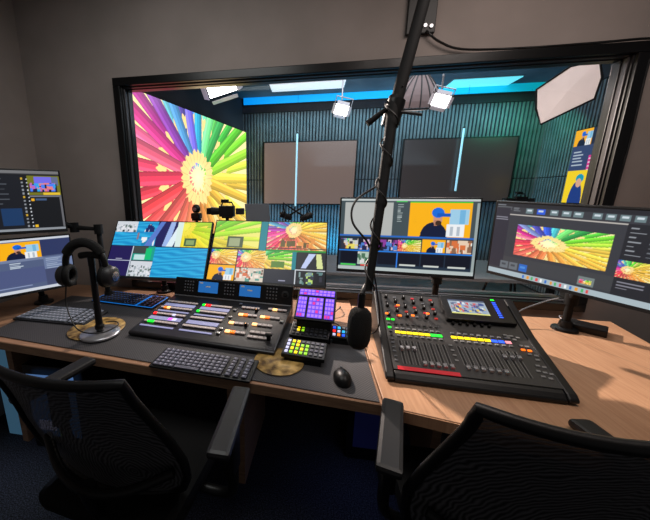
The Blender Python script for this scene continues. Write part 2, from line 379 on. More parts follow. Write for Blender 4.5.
b = MB(); wr(b, -1.235, 1.51, .80, 2.13, .048, -.030, .0, M['frame']); wr(b, -1.205, 1.48, .825, 2.108, .024, -.012, .06, M['frame']); b.build('window_frame', win)
b = MB(); wr(b, -1.183, 1.458, .845, 2.088, .010, .0, .07, M['frame2']); wr(b, -1.173, 1.448, .853, 2.08, .006, .03, .08, M['frame']); b.build('window_bead', win)
b = MB(); gx0, gx1, gz0, gz1 = (.1375-1.31)*K+ox, (.1375+1.31)*K+ox, wz(.8575), wz(2.0775)
b.add([(gx0,.055,gz0),(gx1,.055,gz0),(gx1,.055,gz1),(gx0,.055,gz1)], [(0,1,2,3)], M['glass']); b.build('window_glass', win)
b = MB(); b.box((.1375*K+ox, .10, wz(.842)), (2.62*K, .08, .02), M['frame2']); b.build('window_sill', win)

# ------------------------------------------------------------------ studio shell
SY = 5.4
b = MB(); b.box((.8,3.8,-.06), (6.2,3.5,.1), M['studiofloor']); struct(b.build('floor_studio'))
b = MB(); b.box((.8,3.8,3.03), (6.2,3.5,.1), M['studioceil'])
struct(b.build('ceiling_studio'))
def slatwall(name, L, T):
    b = MB(); b.box((L/2, .06, 1.5), (L, .06, 3.0), M['slatgap'], None)
    b.box((L/2, .02, 2.87), (L, .05, .22), M['dark'])
    n = int(L/.052)
    for i in range(n):
        x = (i+.5)*L/n
        for za, zb in ((.02,1.655),(1.67,2.75)): b.box((x, .018, (za+zb)/2), (.030, .03, zb-za), M['slat'])
    o = b.build(name); o.matrix_world = T; return struct(o)
slatwall('wall_studio_back', 4.6, Matrix.Translation((-1.25,SY,0)))
slatwall('wall_studio_right', 3.4, Matrix.Translation((3.33,SY,0)) @ Matrix.Rotation(-PI/2, 4, 'Z'))
ld = Vector((-1.15+1.78, 5.4-3.01, 0)).normalized(); la = math.atan2(ld.y, ld.x)     # direction along the video wall
b = MB(); b.box((1.8,.1,1.5), (3.7,.04,3.0), M['dark']); o = b.build('wall_studio_left'); o.location = (-1.15-ld.x*3.4, 5.4-ld.y*3.4, 0); o.rotation_euler = (0,0,la); struct(o)

# video wall
vw = thing('video_wall', 'large bright video wall showing a ring of coloured pencils', 'screen', (-1.15-ld.x*2.85, 5.4-ld.y*2.85, 0), (0,0,la))
LW = 2.80; lz0, lz1 = .85, 2.447
pc = Pic(680, 400); lcx = (Vector((-1.525,3.978,0))-vw.location).dot(ld)/LW
pc.pencils(0, 0, 1, 1, lcx, (lz1-1.646)/(lz1-lz0), asp=LW/(lz1-lz0), seed=11, sc=.90, rot=3)
b = MB(); b.box((LW/2, .035, (lz0+lz1)/2), (LW+.02, .05, lz1-lz0+.02), M['matte']); b.build('cabinet', vw)
display('display', pc, LW, lz1-lz0, vw, (0,.005,lz0), M['ledwall'])
b = MB()
for i in range(5): b.box((.2+i*.6, .04, lz0/2), (.06,.06,lz0), M['matte'])
b.build('support', vw)

# televisions
def tv(label, x0, x1, z0, z1, panel):
    t = thing('television', label, 'television', ((x0+x1)/2, SY-.09, z0), group='wall televisions in the studio'); w_ = x1-x0; h = z1-z0
    b = MB(); b.box((0,.03,h/2), (w_,.05,h), M['black'], bev=.006); b.build('housing', t)
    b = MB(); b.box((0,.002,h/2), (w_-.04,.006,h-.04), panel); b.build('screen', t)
    b = MB(); b.box((0,.066,h/2), (.5,.022,.4), M['darkgrey']); b.build('wall_bracket', t)
tv('switched-off wall television left of the boom pole, faintly lit brown', -.86, .68, 1.24, 2.28, M['tvsheen'])
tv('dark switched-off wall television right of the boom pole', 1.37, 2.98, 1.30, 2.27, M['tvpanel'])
def tubelight(label, x, za, zb):
    t = thing('tube_light', label, 'light', (x, SY-.16, za), group='thin vertical tube lights')
    b = MB(); b.cyl((0,0,.02), (0,0,zb-za-.02), .014, M['tube']); b.build('tube', t)
    b = MB(); b.cyl((0,0,0), (0,0,.02), .018, M['darkgrey']); b.build('end_cap', t)
    b = MB(); b.cyl((0,0,zb-za-.02), (0,0,zb-za), .018, M['darkgrey']); b.cyl((0,0,zb-za), (0,0,2.98-za), .002, M['darkgrey']); b.build('hanger', t)
tubelight('thin vertical white tube light before the left studio television', -.29, 1.2, 2.40)
tubelight('thin vertical white tube light before the right studio television', 2.18, 1.45, 2.40)
# ceiling fittings
for lab, x0, x1, ya, yb, m in (('flat white ceiling light panel left of the boom pole', -.68, .39, 4.74, 5.06, M['panelw']), ('flat cyan-tinted ceiling light panel at the right', 1.87, 2.72, 5.0, 5.36, M['panelc'])):
    t = thing('ceiling_light', lab, 'light', ((x0+x1)/2, (ya+yb)/2, 2.975))
    b = MB(); ring(b, -(x1-x0)/2-.02, (x1-x0)/2+.02, -(yb-ya)/2-.02, (yb-ya)/2+.02, .02, 0, .02, M['grey']); o = b.build('frame', t, rot=(PI/2,0,0)); 
    b = MB(); b.box((0,0,-.006), (x1-x0, yb-ya, .01), m); b.build('diffuser', t)
t = thing('strip_light', 'long glowing cyan light strip along the top of the slatted studio wall', 'light', (1.05,SY-.03,2.88))
b = MB(); b.box((0,-.02,.055), (4.5,.03,.11), M['cyan']); b.build('diffuser', t)
nt = M['cyan'].node_tree; tc = nt.nodes.new('ShaderNodeTexCoord'); sx_ = nt.nodes.new('ShaderNodeSeparateXYZ'); cr = nt.nodes.new('ShaderNodeValToRGB'); mr = nt.nodes.new('ShaderNodeMapRange')
mr.inputs['From Min'].default_value = -2.2; mr.inputs['From Max'].default_value = 2.2; nt.links.new(tc.outputs['Object'], sx_.inputs[0]); nt.links.new(sx_.outputs['X'], mr.inputs[0]); nt.links.new(mr.outputs[0], cr.inputs[0])
cr.color_ramp.elements[0].color = (*s2l((.0,.50,.86)),1); cr.color_ramp.elements[1].color = (*s2l((.0,.52,.52)),1); e_ = cr.color_ramp.elements.new(.6); e_.color = (*s2l((.05,.64,.88)),1)
nt.links.new(cr.outputs[0], nt.nodes['Principled BSDF'].inputs['Emission Color'])
b = MB(); b.box((0,.008,.04), (4.54,.015,.10), M['darkgrey']); b.build('channel', t)
def stagelight(label, loc, tgt, s, ceil=2.98, roll=.3):
    t = thing('stage_light', label, 'light', loc, group='stage lights under the studio ceiling')
    d = (Vector(tgt)-Vector(loc)).normalized(); q = d.to_track_quat('-Y', 'Z').to_matrix().to_4x4() @ Matrix.Rotation(roll, 4, 'Y')
    def put(b, name, par=t): o = b.build(name, par); o.matrix_basis = q; return o
    b = MB(); b.box((0,.08*s,0), (.26*s,.16*s,.20*s), M['darkgrey'], bev=.02*s); b.cyl((0,.16*s,0), (0,.2*s,0), .06*s, M['darkgrey']); lamp = put(b, 'lamp_head')
    b = MB(); b.box((0,-.006,0), (.23*s,.01,.17*s), M['hot']); put(b, 'lens')
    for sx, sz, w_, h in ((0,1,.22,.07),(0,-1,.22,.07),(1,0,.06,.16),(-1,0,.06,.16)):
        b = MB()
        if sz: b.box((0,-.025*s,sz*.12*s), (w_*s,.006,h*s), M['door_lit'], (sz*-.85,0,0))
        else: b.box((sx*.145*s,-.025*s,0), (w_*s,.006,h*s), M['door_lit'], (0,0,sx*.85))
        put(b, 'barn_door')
    b = MB(); b.tube([(-.15*s,.08*s,0),(-.15*s,.08*s,.19*s),(.15*s,.08*s,.19*s),(.15*s,.08*s,0)], .012*s, M['silver']); put(b, 'yoke')
    top = ceil-loc[2]; b = MB(); b.cyl((0,0,.17*s), (0,0,top-.015), .014*s, M['silver']); b.cyl((0,0,top-.03), (0,0,top), .09*s, M['darkgrey']); b.build('mount', t)
stagelight('brightest stage light, blazing above the pencil video wall', (-1.12,3.75,2.70), (-.3,1.6,1.0), 1.45, roll=-.35)
stagelight('small lit stage light hung left of the boom pole', (.33,4.45,2.52), (.0,2.2,1.3), .72)
stagelight('small lit stage light hung just right of the boom pole', (.985,2.85,2.17), (.55,.6,1.5), .50)
# softboxes
def softbox(name, label, c, tgt, R, depth, m_front, m_back, n=8, roll=0., outline=None):
    t = thing(name, label, 'softbox', c); d = (Vector(tgt)-Vector(c)).normalized()
    q = d.to_track_quat('-Y', 'Z').to_matrix().to_4x4() @ Matrix.Rotation(roll, 4, 'Y')
    P = [(R*math.cos(2*PI*(i+.5)/n), R*math.sin(2*PI*(i+.5)/n)) for i in range(n)]
    if outline: P = outline; n = len(P)
    b = MB(); b.add([(x,0,z) for x, z in P]+[(0,-.015,0)], [(i,(i+1) % n,n) for i in range(n)], m_front); o = b.build('diffuser', t); o.matrix_basis = q
    rings = []; K = 6
    for k in range(K+1):
        f = k/K; rr = (1-f**1.7)*.88+.12; rings += [(x*rr, .012+depth*f, z*rr) for x, z in P]
    b = MB(); b.add(rings, [(k*n+i, k*n+(i+1) % n, (k+1)*n+(i+1) % n, (k+1)*n+i) for k in range(K) for i in range(n)], m_back); o = b.build('shell', t); o.matrix_basis = q
    b = MB()
    for i in range(n): b.tube([Vector(rings[k*n+i])*1.004 for k in range(K+1)], .006, M['darkgrey'], 5)
    b.tube([(x,0,z) for x, z in P], .008, M['matte'], 6, closed=True); o = b.build('rib', t); o.matrix_basis = q
    b = MB(); b.cyl((0,depth,0), (0,depth+.16,0), .06, M['darkgrey']); o = b.build('lamp_head', t); o.matrix_basis = q
    p = q @ Vector((0,depth+.08,0)); b = MB(); b.cyl(p, (p.x,p.y,2.98-c[2]), .012, M['darkgrey']); b.build('hanger', t)
softbox('softbox', 'big off-white many-sided softbox at the upper right of the window', (2.0,3.05,2.25), (0,0,1.45), .245, .20, M['boxwhite'], M['matte'], 8, 0, [(.0029*x, .0029*z) for x, z in ((-68,17),(-5,60),(48,62),(60,20),(55,-30),(-45,-80),(-62,-35))])
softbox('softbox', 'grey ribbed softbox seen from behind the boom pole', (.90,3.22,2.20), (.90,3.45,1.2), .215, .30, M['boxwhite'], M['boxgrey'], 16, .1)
# right wall display
t = thing('wall_screen', 'tall lit screen on the right studio wall with a yellow picture', 'screen', (3.24,4.33,1.32), (0,0,-PI/2), group=None)
pc = Pic(60, 120, (.20,.26,.42)); pc.man(0, 0, .8, .22); pc.rect(.75, 0, 1, .22, (.12,.14,.25)); pc.lines(.1,.28,.7,.5,5,(.7,.75,.8),3)
pc.rect(.78,.36,.98,.60,(.85,.2,.55)); pc.lines(.8,.38,.98,.58,4,(.95,.8,.9),5); pc.rect(0,.55,1,1,(.97,.83,.12)); pc.ell(.55,1.0,.30,.30,(.10,.22,.50)); pc.ell(.62,.66,.17,.06,(.05,.6,.7)); pc.ell(.6,.72,.12,.06,(.85,.65,.55))
b = MB(); b.box((-.17,.03,.44), (.35,.04,.90), M['black']); b.build('housing', t); display('display', pc, .33, .88, t, (-.335,.004,.0))
# studio table and what stands on it
t = thing('studio_table', 'long grey table in the studio behind the window', 'table', (.95,3.15,0))
b = MB(); b.box((0,0,.715), (3.3,.8,.03), M['grey'], bev=.004); b.build('tabletop', t)
for sx in (-1,1):
    for sy in (-1,1): b = MB(); b.box((sx*1.55,sy*.34,.35), (.05,.05,.70), M['matte']); b.build('leg', t)
def bigcam(label, loc, rz, s, group='studio cameras on tripods'):
    t = thing('video_camera', label, 'camera', loc, (0,0,rz), group)
    b = MB(); b.box((0,0,0), (.18*s,.10*s,.13*s), M['black'], bev=.01*s); b.build('body', t)
    b = MB(); b.cyl((-.09*s,0,0), (-.19*s,0,0), .042*s, M['black'], .05*s); b.box((-.21*s,0,0), (.06*s,.10*s,.075*s), M['matte'], bev=.004); b.build('lens', t)
    b = MB(); b.tube([(-.07*s,0,.06*s),(-.05*s,0,.105*s),(.06*s,0,.105*s),(.08*s,0,.06*s)], .01*s, M['black']); b.box((-.02,0,.12*s), (.09*s,.05*s,.04*s), M['black'], bev=.005); b.build('handle', t)
    b = MB(); b.box((.16*s,0,.0), (.10*s,.06*s,.075*s), M['darkgrey'], bev=.01*s); b.build('viewfinder', t)
    return t
def tripod(label, x, y, z, group='camera tripods in the studio'):
    t = thing('tripod', label, 'tripod', (x,y,0), group=group)
    b = MB(); b.cyl((0,0,.5), (0,0,z), .018, M['matte']); b.box((0,0,z-.012), (.10,.06,.024), M['matte']); b.build('column', t)
    for k in range(3):
        a = k*2*PI/3+.4; b = MB(); b.tube([(0,0,z-.15),(.24*math.cos(a),.24*math.sin(a),0.01)], .013, M['matte']); b.build('leg', t)
tripod('black tripod under the studio camera with long lens', -.86, 3.0, 1.215); bigcam('black studio camera with long lens before the pencil video wall', (-.86,3.0,1.262), .03, .85)
tripod('black tripod under the small round camera', -1.37, 3.45, 1.14)
t = thing('dome_camera', 'small round black camera on a stand before the video wall', 'camera', (-1.37,3.45,1.14))
b = MB(); b.box((0,0,.035), (.11,.10,.07), M['black'], bev=.015); b.build('base', t); b = MB(); b.lathe([(.001,.07),(.035,.075),(.05,.10),(.05,.13),(.03,.165),(.001,.172)], M['black']); b.build('head', t)
b = MB(); b.cyl((0,-.045,.115), (0,-.06,.115), .02, M['silver']); b.build('lens', t)
t = thing('laptop_computer', 'open dark laptop on a riser on the studio table', 'laptop', (-.50,2.95,1.12), (0,0,.5))
b = MB(); b.box((0,0,.01), (.26,.20,.018), M['darkgrey'], bev=.004); b.build('keyboard_base', t); b = MB(); b.box((0,.10,.12), (.26,.01,.20), M['grey'], (-.25,0,0), bev=.004); b.build('lid', t)
b = MB(); b.box((-.50,2.95,.925), (.34,.28,.39), M['darkgrey'], bev=.01); tag(b.build('equipment_box'), 'dark box under the open laptop on the studio table', 'box')
def micarm(label, x, y, s, z=.73):
    t = thing('desk_microphone', label, 'microphone', (x,y,z), group='microphones on arms on the studio table')
    b = MB(); b.cyl((0,0,0), (0,0,.03), .04, M['matte']); b.build('base', t)
    b = MB(); b.tube([(0,0,.03),(0,0,.42),(-.03*s,0,.62),(.16*s,0,.50)], .010, M['matte']); b.build('arm', t)
    b = MB(); b.lathe([(.001,-.07),(.026,-.06),(.03,0),(.028,.05),(.001,.065)], M['foam'], T=Matrix.Translation((.20*s,0,.49)) @ Matrix.Rotation(1.2*s, 4, 'Y')); b.build('microphone_head', t)
micarm('left black microphone arm on the studio table beside the laptop', -.25, 2.95, 1); micarm('second black microphone arm on the studio table, right of the laptop', -.06, 3.0, -1)
micarm('black microphone arm on the studio table near the slatted corner', 2.05, 2.9, 1, .73)
t = bigcam('small black camera at the foot of the right studio television', (2.30,3.9,1.36), .1, .7); tripod('black tripod under the small camera by the right television', 2.30, 3.9, 1.325)

# ------------------------------------------------------------------ desks
def rot2(x, y, a): return (x*math.cos(a)-y*math.sin(a), x*math.sin(a)+y*math.cos(a))
dl = thing('control_desk', 'long wooden control desk on the left, under the black woven mat', 'desk', (0,0,0))
PL = [(-1.97,1.135),(.262,.938),(.262,1.965),(-1.97,1.965)]
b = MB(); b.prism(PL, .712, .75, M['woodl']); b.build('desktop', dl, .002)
b = MB(); d = Vector((2.232,-.197,0)).normalized(); nrm = Vector((d.y,-d.x,0))
b.add([(PL[0][0],PL[0][1]-.002,.708),(PL[1][0],PL[1][1]-.002,.708),(PL[1][0],PL[1][1]-.002,.748),(PL[0][0],PL[0][1]-.002,.748),(PL[0][0],PL[0][1]+.01,.708),(PL[1][0],PL[1][1]+.01,.708),(PL[1][0],PL[1][1]+.01,.748),(PL[0][0],PL[0][1]+.01,.748)],
      [(0,1,2,3),(4,7,6,5),(0,4,5,1),(3,2,6,7),(0,3,7,4),(1,5,6,2)], M['woodedge']); b.build('edge_band', dl)
for (xa, ya, wx) in ((-.315,1.26,.085),(-1.62,1.30,.04)):
    b = MB(); b.box((xa, ya+.20, .353), (wx,.50,.705), M['woodedge'], (0,0,-.05)); b.build('side_panel', dl)
b = MB(); b.box((-.8,1.93,.45), (2.1,.02,.45), M['matte']); b.build('back_panel', dl)
dr = thing('control_desk', 'wooden desk on the right, carrying the audio mixer', 'desk', (0,0,0))
PR = [(.266,.934),(.90,.81),(1.44,.70),(1.60,1.592),(1.655,1.86),(.266,1.86)]
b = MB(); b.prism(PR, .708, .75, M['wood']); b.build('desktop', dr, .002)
b = MB(); b.add([(.266,.930,.706),(1.44,.697,.706),(1.44,.697,.747),(.266,.930,.747),(.266,.942,.706),(1.44,.709,.706),(1.44,.709,.747),(.266,.942,.747)], [(0,1,2,3),(4,7,6,5),(0,4,5,1),(3,2,6,7),(0,3,7,4),(1,5,6,2)], M['wood']); b.build('edge_band', dr)
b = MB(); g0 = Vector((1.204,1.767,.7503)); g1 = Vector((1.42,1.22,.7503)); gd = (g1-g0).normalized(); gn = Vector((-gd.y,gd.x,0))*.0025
b.add([g0-gn,g1-gn,g1+gn,g0+gn], [(0,1,2,3)], M['woodedge']); b.build('shadow_line', dr)  # narrow darker strip drawn on the desktop as a painted shadow line
for (xa, ya) in ((.62,1.50),(1.42,1.25)): b = MB(); b.box((xa, ya, .352), (.035,.55,.704), M['woodedge'], (0,0,-.17)); b.build('side_panel', dr)
MP = [(-1.60,1.14),(.250,.945),(.258,1.50),(-.95,1.585),(-1.05,1.70),(-1.62,1.72)]
b = MB(); b.prism(MP, .7505, .7545, M['mat']); tag(b.build('desk_mat', None, .001), 'large black woven mat covering the left desk', 'mat')
ZM = .7545

# ------------------------------------------------------------------ monitors
def monitor(label, pos, yaw, tilt, w_, h, pic, arm, bez=.008, chin=.016, roll=0., group='computer monitors on the desk'):
    t = thing('monitor', label, 'monitor', pos, (rad(tilt), rad(roll), rad(yaw)), group, 'YXZ')
    b = MB(); b.box((0,.016,h/2), (w_,.028,h), M['black'], bev=.004); b.box((0,.045,h*.5), (w_*.5,.035,h*.5), M['darkgrey'], bev=.01); b.build('housing', t)
    display('screen', pic, w_-2*bez, h-bez-chin, t, (-w_/2+bez, .0012, chin))
    b = MB(); b.box((0,.0005,chin*.5), (w_-.006,.002,chin*.7), M['darkgrey']); b.build('chin', t)
    # arm given in world space, brought into the monitor's frame
    t.rotation_mode = 'YXZ'
    Mw = Matrix.Translation(pos) @ Euler((rad(tilt), rad(roll), rad(yaw)), 'YXZ').to_matrix().to_4x4(); inv = Mw.inverted()
    mount = Vector((0,.06,h*.5)); b = MB()
    pts = [mount]+[inv @ Vector(p) for p in arm]
    b.box((0,.055,h*.5), (.11,.02,.11), M['matte'], bev=.004); b.tube(pts, .017, M['matte'], 10)
    for p in pts[1:-1]: b.lathe([(.001,-.03),(.026,-.03),(.026,.03),(.001,.03)], M['matte'], 14, T=Matrix.Translation(p))
    b.build('arm', t)
    b = MB(); e = inv @ Vector(arm[-1]); R3 = inv.to_3x3().to_4x4()
    b.lathe([(.001,0),(.055,0),(.052,.012),(.03,.018),(.024,.05),(.001,.052)], M['black'], 24, T=Matrix.Translation(e) @ R3); b.build('stand_foot', t)
    return t
# picture 1: nature and graphics multiview
p = Pic(208, 120, (.05,.10,.2))
p.terrain(0,0,.23,.21,1); p.waves(.23,0,.45,.21); p.noise(.3,.05,.42,.2,[(.9,.92,.95),(.1,.15,.4)],10,.03,2); p.waves(0,.21,.27,.46,5); p.rect(.25,.22,.31,.34,(.55,.45,.5)); p.waves(.27,.21,.45,.46,9); p.noise(.3,.3,.44,.45,[(.95,.95,.95),(.05,.5,.7)],12,.03,3)
p.rect(0,.47,.24,.725,(.13,.10,.33)); p.rect(0,.735,.24,1,(.13,.10,.33)); p.rect(.08,.69,.15,.705,(.6,.6,.7)); p.rect(.08,.96,.15,.975,(.6,.6,.7))
p.rect(.25,.47,.47,.72,(.10,.62,.55)); p.rect(.25,.47,.40,.60,(.25,.28,.28)); p.rect(.38,.5,.44,.70,(.05,.75,.45)); p.rect(.27,.62,.38,.71,(.75,.88,.88)); p.terrain(.25,.73,.49,1,4)
p.beams(.45,0,.72,.46); p.rect(.70,0,1,.46,(.95,.88,.15)); p.pencils(.70,0,1,.46,.1,.2,seed=4,sc=1.6,rot=-40); p.m((p.X > .70) & (p.Y < .46), (.95,.92,.10), .6); p.rect(.75,.30,.87,.44,(.25,.38,.25)); p.rect(.77,.33,.85,.42,(.55,.65,.4)); p.rect(.66,0,.715,.46,(.86,.93,.90))
p.waves(.47,.475,1,1,2); p.rect(.235,.47,.243,1,(.8,.85,.9)); p.rect(0,.727,.24,.733,(.85,.88,.95))
monitor('tilted monitor with blue water and sea pictures, left of the centre pair', (-1.012,1.722,.900), .3, -32.5, .711, .423, p, [(-1.03,1.92,1.0),(-1.03,1.92,.75)])
# picture 2: pencil multiview
p = Pic(230, 132, (.03,.05,.1))
p.pencils(0,0,.42,.47,-.35,.62,seed=5,sc=1.7,rot=-10); p.m((p.X < .42) & (p.Y < .47), (.85,.90,.15), .35); p.rect(.13,.27,.28,.46,(.30,.35,.25)); p.rect(.15,.30,.25,.44,(.62,.66,.5))
p.rect(.425,0,.485,.5,(.05,.50,.55)); p.pencils(.49,0,1,.47,.45,.3,seed=6,sc=1.1,hue=45); p.noise(.60,.27,.92,.43,[(.75,.35,.25),(.4,.35,.2),(.9,.6,.3)],24,.025,3); p.rect(.49,.44,1,.455,(.2,.2,.2)); p.rect(.49,.47,1,.51,(.15,.55,.20))
p.pencils(0,.50,.24,.74,.2,.4,seed=7,sc=1.2,hue=40); p.pencils(.25,.50,.49,.78,.3,.4,seed=8,sc=1.2,hue=45); p.pencils(.49,.50,.72,.78,-.2,.4,seed=9,sc=1.6,rot=-20); p.rect(.72,.50,.755,.78,(.05,.5,.55)); p.rect(.55,.66,.66,.76,(.35,.5,.2))
p.rect(.765,.50,1,.76,(.14,.15,.18)); p.poly([(.86,.52),(.92,.52),(.84,.75),(.80,.75)],(.75,.8,.95)); p.poly([(.92,.52),(.96,.52),(.98,.75),(.93,.75)],(.85,.88,.6))
p.man(0,.76,.24,1); p.rect(.25,.79,.49,1,(.85,.80,.74)); p.noise(.25,.79,.49,1,[(.85,.45,.3),(.45,.35,.3),(.95,.9,.85),(.35,.6,.55)],40,.02,7); p.rect(.495,.79,.745,1,(.10,.11,.17)); p.rect(.62,.95,.68,.965,(.6,.6,.7))
p.rect(.765,.78,1,1,(.08,.09,.12)); p.rect(.85,.82,.90,.98,(.75,.88,.45)); p.noise(.78,.8,.98,1,[(.35,.5,.5),(.2,.2,.25),(.5,.6,.6)],20,.02,8); p.rect(.752,.77,1,.785,(.8,.82,.85)); p.rect(.752,.77,.760,1,(.8,.82,.85))
monitor('tilted monitor with pencil pictures, right of the centre pair', (-.279,1.722,.902), -1.6, -34.5, .748, .443, p, [(-.27,1.92,1.0),(-.27,1.92,.75)])
# picture 3: production software
p = Pic(240, 134, (.26,.31,.33))
p.rect(0,0,1,.03,(.75,.78,.78)); p.rect(.035,.05,.40,.50,(.70,.71,.70)); p.rect(.42,.03,.50,.045,(.2,.75,.3)); p.lines(.435,.07,.475,.32,9,(.7,.75,.75),2); p.rect(.52,.035,.95,.055,(.2,.8,.2)); p.man(.52,.055,.95,.50)
p.rect(0,.50,1,.52,(.15,.4,.75))
p.rect(.0,.53,.98,.94,(.12,.18,.25))
cells = [(.015,.15),(.155,.28),(.31,.45),(.455,.62),(.63,.79),(.80,.97)]
for k, (a, b_) in enumerate(cells):
    if k in (0,): p.pencils(a,.56,b_,.70,.3,.5,seed=9); p.noise(a,.56,b_,.70,[(.2,.2,.25),(.9,.85,.4),(.8,.8,.8)],18,.02,k)
    elif k in (1,2): p.rect(a,.54,b_,.71,(.10,.10,.16)); p.noise(a,.56,b_,.71,[(.55,.25,.6),(.15,.15,.3),(.85,.75,.8),(.3,.5,.8)],26,.02,k)
    elif k == 3: p.pencils(a,.55,b_,.71,.3,.5,seed=8)
    elif k == 4: p.man(a,.54,b_,.71)
    else: p.rect(a,.54,b_,.71,(.90,.80,.7)); p.noise(a,.54,b_,.71,[(.85,.45,.25),(.55,.4,.3),(.95,.95,.9)],24,.02,k)
    p.rect(a,.74,b_,.90,(.05,.07,.13))
p.rect(.155,.74,.28,.92,(.70,.78,.72)); p.noise(.155,.74,.28,.9,[(.3,.45,.35),(.85,.85,.85)],16,.02,5)
for k in range(3,6): p.rect(cells[k][0]+.02,.885,cells[k][1]-.03,.91,(.8,.82,.8))
p.rect(0,.715,.98,.735,(.15,.5,.9)); p.rect(.285,.52,.30,.94,(.15,.45,.85)); p.rect(.45,.73,.458,.94,(.2,.5,.9)); p.rect(.02,.92,.14,.94,(.3,.8,.35)); p.rect(.18,.92,.27,.94,(.85,.25,.2)); p.rect(0,.95,1,1,(.70,.74,.74)); p.rect(.98,.05,1,.95,(.6,.65,.65))
monitor('upright monitor with a man in a blue cap, behind the boom pole', (.433,1.481,1.062), -4.8, -6.6, .61, .368, p, [(.50,1.72,1.15),(.70,1.76,.98),(.70,1.76,.75)])
# picture 4: layout software with pencil panorama
p = Pic(250, 140, (.21,.22,.25))
p.rect(0,0,1,.05,(.13,.14,.17)); p.lines(.01,.02,.12,.12,4,(.45,.47,.5),1); p.rect(0,.07,.10,.90,(.17,.17,.22)); p.lines(.01,.18,.10,.24,2,(.5,.5,.55),6)
for k, xx in enumerate((.20,.27,.345,.41,.47,.56,.62,.68,.74)): p.rect(xx,.055,xx+.045,.12,(.15,.35,.85) if k == 1 else (.42,.50,.52)); p.rect(xx+.008,.075,xx+.036,.09,(.8,.85,.88))
p.lines(.12,.05,.19,.11,3,(.5,.52,.55),4)
p.rect(.10,.14,.75,.155,(.72,.70,.68)); p.pencils(.165,.27,.675,.685,.40,.5,asp=1.15,seed=12,sc=.95,rot=0,bright=1.05,hue=4)
p.rect(.10,.73,.72,.90,(.24,.25,.27))
for k, xx in enumerate((.085,.15,.215)): p.rect(xx,.80,xx+.055,.90,(.15,.4,.75) if k == 2 else (.40,.43,.46)); p.rect(xx+.01,.83,xx+.04,.86,(.25,.27,.3) if k < 2 else (.3,.55,.85))
p.rect(.56,.79,.64,.90,(.45,.5,.5)); p.pencils(.57,.83,.63,.88,.4,.5,seed=3)
p.rect(.72,.14,1,.93,(.13,.14,.17)); p.lines(.735,.17,.80,.50,7,(.55,.57,.6),8,.25); p.lines(.82,.17,.97,.50,7,(.4,.42,.45),9,.25); p.pencils(.72,.53,.90,.72,.25,.5,seed=3,hue=35); p.lines(.735,.76,.85,.86,3,(.5,.5,.55),2)
p.rect(0,.93,1,1,(.66,.72,.75))
for k in range(14): p.rect(.25+k*.028,.945,.262+k*.028,.985,[(.2,.45,.8),(.9,.6,.2),(.3,.7,.4),(.85,.3,.3),(.95,.95,.95)][k % 5])
monitor('large angled monitor at the right with a wide pencil picture in dark software', (1.053,1.405,1.038), -57.3, 5.6, .61, .365, p, [(1.24,1.52,1.12),(1.32,1.70,.92),(1.32,1.70,.75)], roll=1.8)
# picture 5: dark software (left upper)
p = Pic(200, 120, (.07,.08,.10))
p.rect(0,0,1,.05,(.45,.45,.46)); p.rect(0,.05,1,.07,(.2,.2,.22)); p.rect(.42,.08,.70,1,(.09,.10,.13)); p.lines(.45,.12,.62,.6,6,(.3,.32,.35),3,.2); p.rect(.50,.62,.66,.90,(.10,.22,.38)); p.rect(.1,.1,.4,.9,(.08,.10,.14)); p.lines(.12,.15,.38,.8,8,(.3,.35,.5),5,.2)
for k in range(14): p.rect(.685,.12+k*.06,.70,.15+k*.06,(.55,.57,.6) if k % 5 else (.8,.65,.2)); p.rect(.725,.13+k*.06,.735,.15+k*.06,(.8,.82,.85))
p.rect(.735,.08,1,.40,(.45,.45,.12)); p.rect(.79,.10,.95,.25,(.45,.42,.90)); p.rect(.93,.10,.985,.24,(.38,.42,.55)); p.rect(.74,.22,.97,.36,(.10,.08,.15)); p.noise(.75,.2,.96,.34,[(.3,.5,.95),(.75,.4,.7),(.1,.1,.2),(.9,.5,.5),(.2,.65,.9)],60,.02,4); p.rect(.85,.36,.99,.40,(.9,.75,.2))
p.rect(.735,.41,1,.43,(.45,.46,.5)); p.rect(.745,.46,.77,.50,(.95,.7,.15)); p.rect(.78,.46,.87,.49,(.25,.35,.5)); p.rect(.745,.90,.77,.94,(.95,.75,.15)); p.rect(0,.955,1,1,(.55,.57,.6)); p.rect(.98,.4,1,.95,(.4,.4,.42))
monitor('upper left monitor with dark software windows, stacked above another', (-1.53,1.270,1.238), 44, -1.7, .54, .328, p, [(-1.49,1.68,1.232),(-1.335,1.70,1.222),(-1.33,1.70,1.0),(-1.345,1.74,.75)])
# picture 6: white/blue software (left lower)
p = Pic(200, 120, (.32,.37,.50))
p.rect(0,0,1,.04,(.80,.82,.86)); p.rect(.0,.06,.70,.36,(.28,.30,.33)); p.man(.33,.06,.71,.37); p.rect(.71,.05,1,.36,(.18,.22,.38)); p.rect(0,.37,.72,.42,(.45,.50,.62)); p.lines(.42,.43,.60,.54,4,(.75,.8,.85),4,.5); p.rect(.72,.38,1,.62,(.42,.48,.62)); p.lines(.74,.40,.98,.62,6,(.6,.66,.76),7,.4)
p.rect(.0,.55,.72,.86,(.30,.34,.50)); p.rect(.72,.62,1,.93,(.26,.29,.42)); p.rect(0,.94,1,1,(.80,.82,.86)); p.lines(.1,.86,.6,.92,1,(.55,.6,.75),2)
monitor('lower left monitor showing a capped man, behind the headphones', (-1.615,1.387,.873), 55, -1.7, .54, .328, p, [(-1.70,1.55,.99),(-1.70,1.58,.75)])

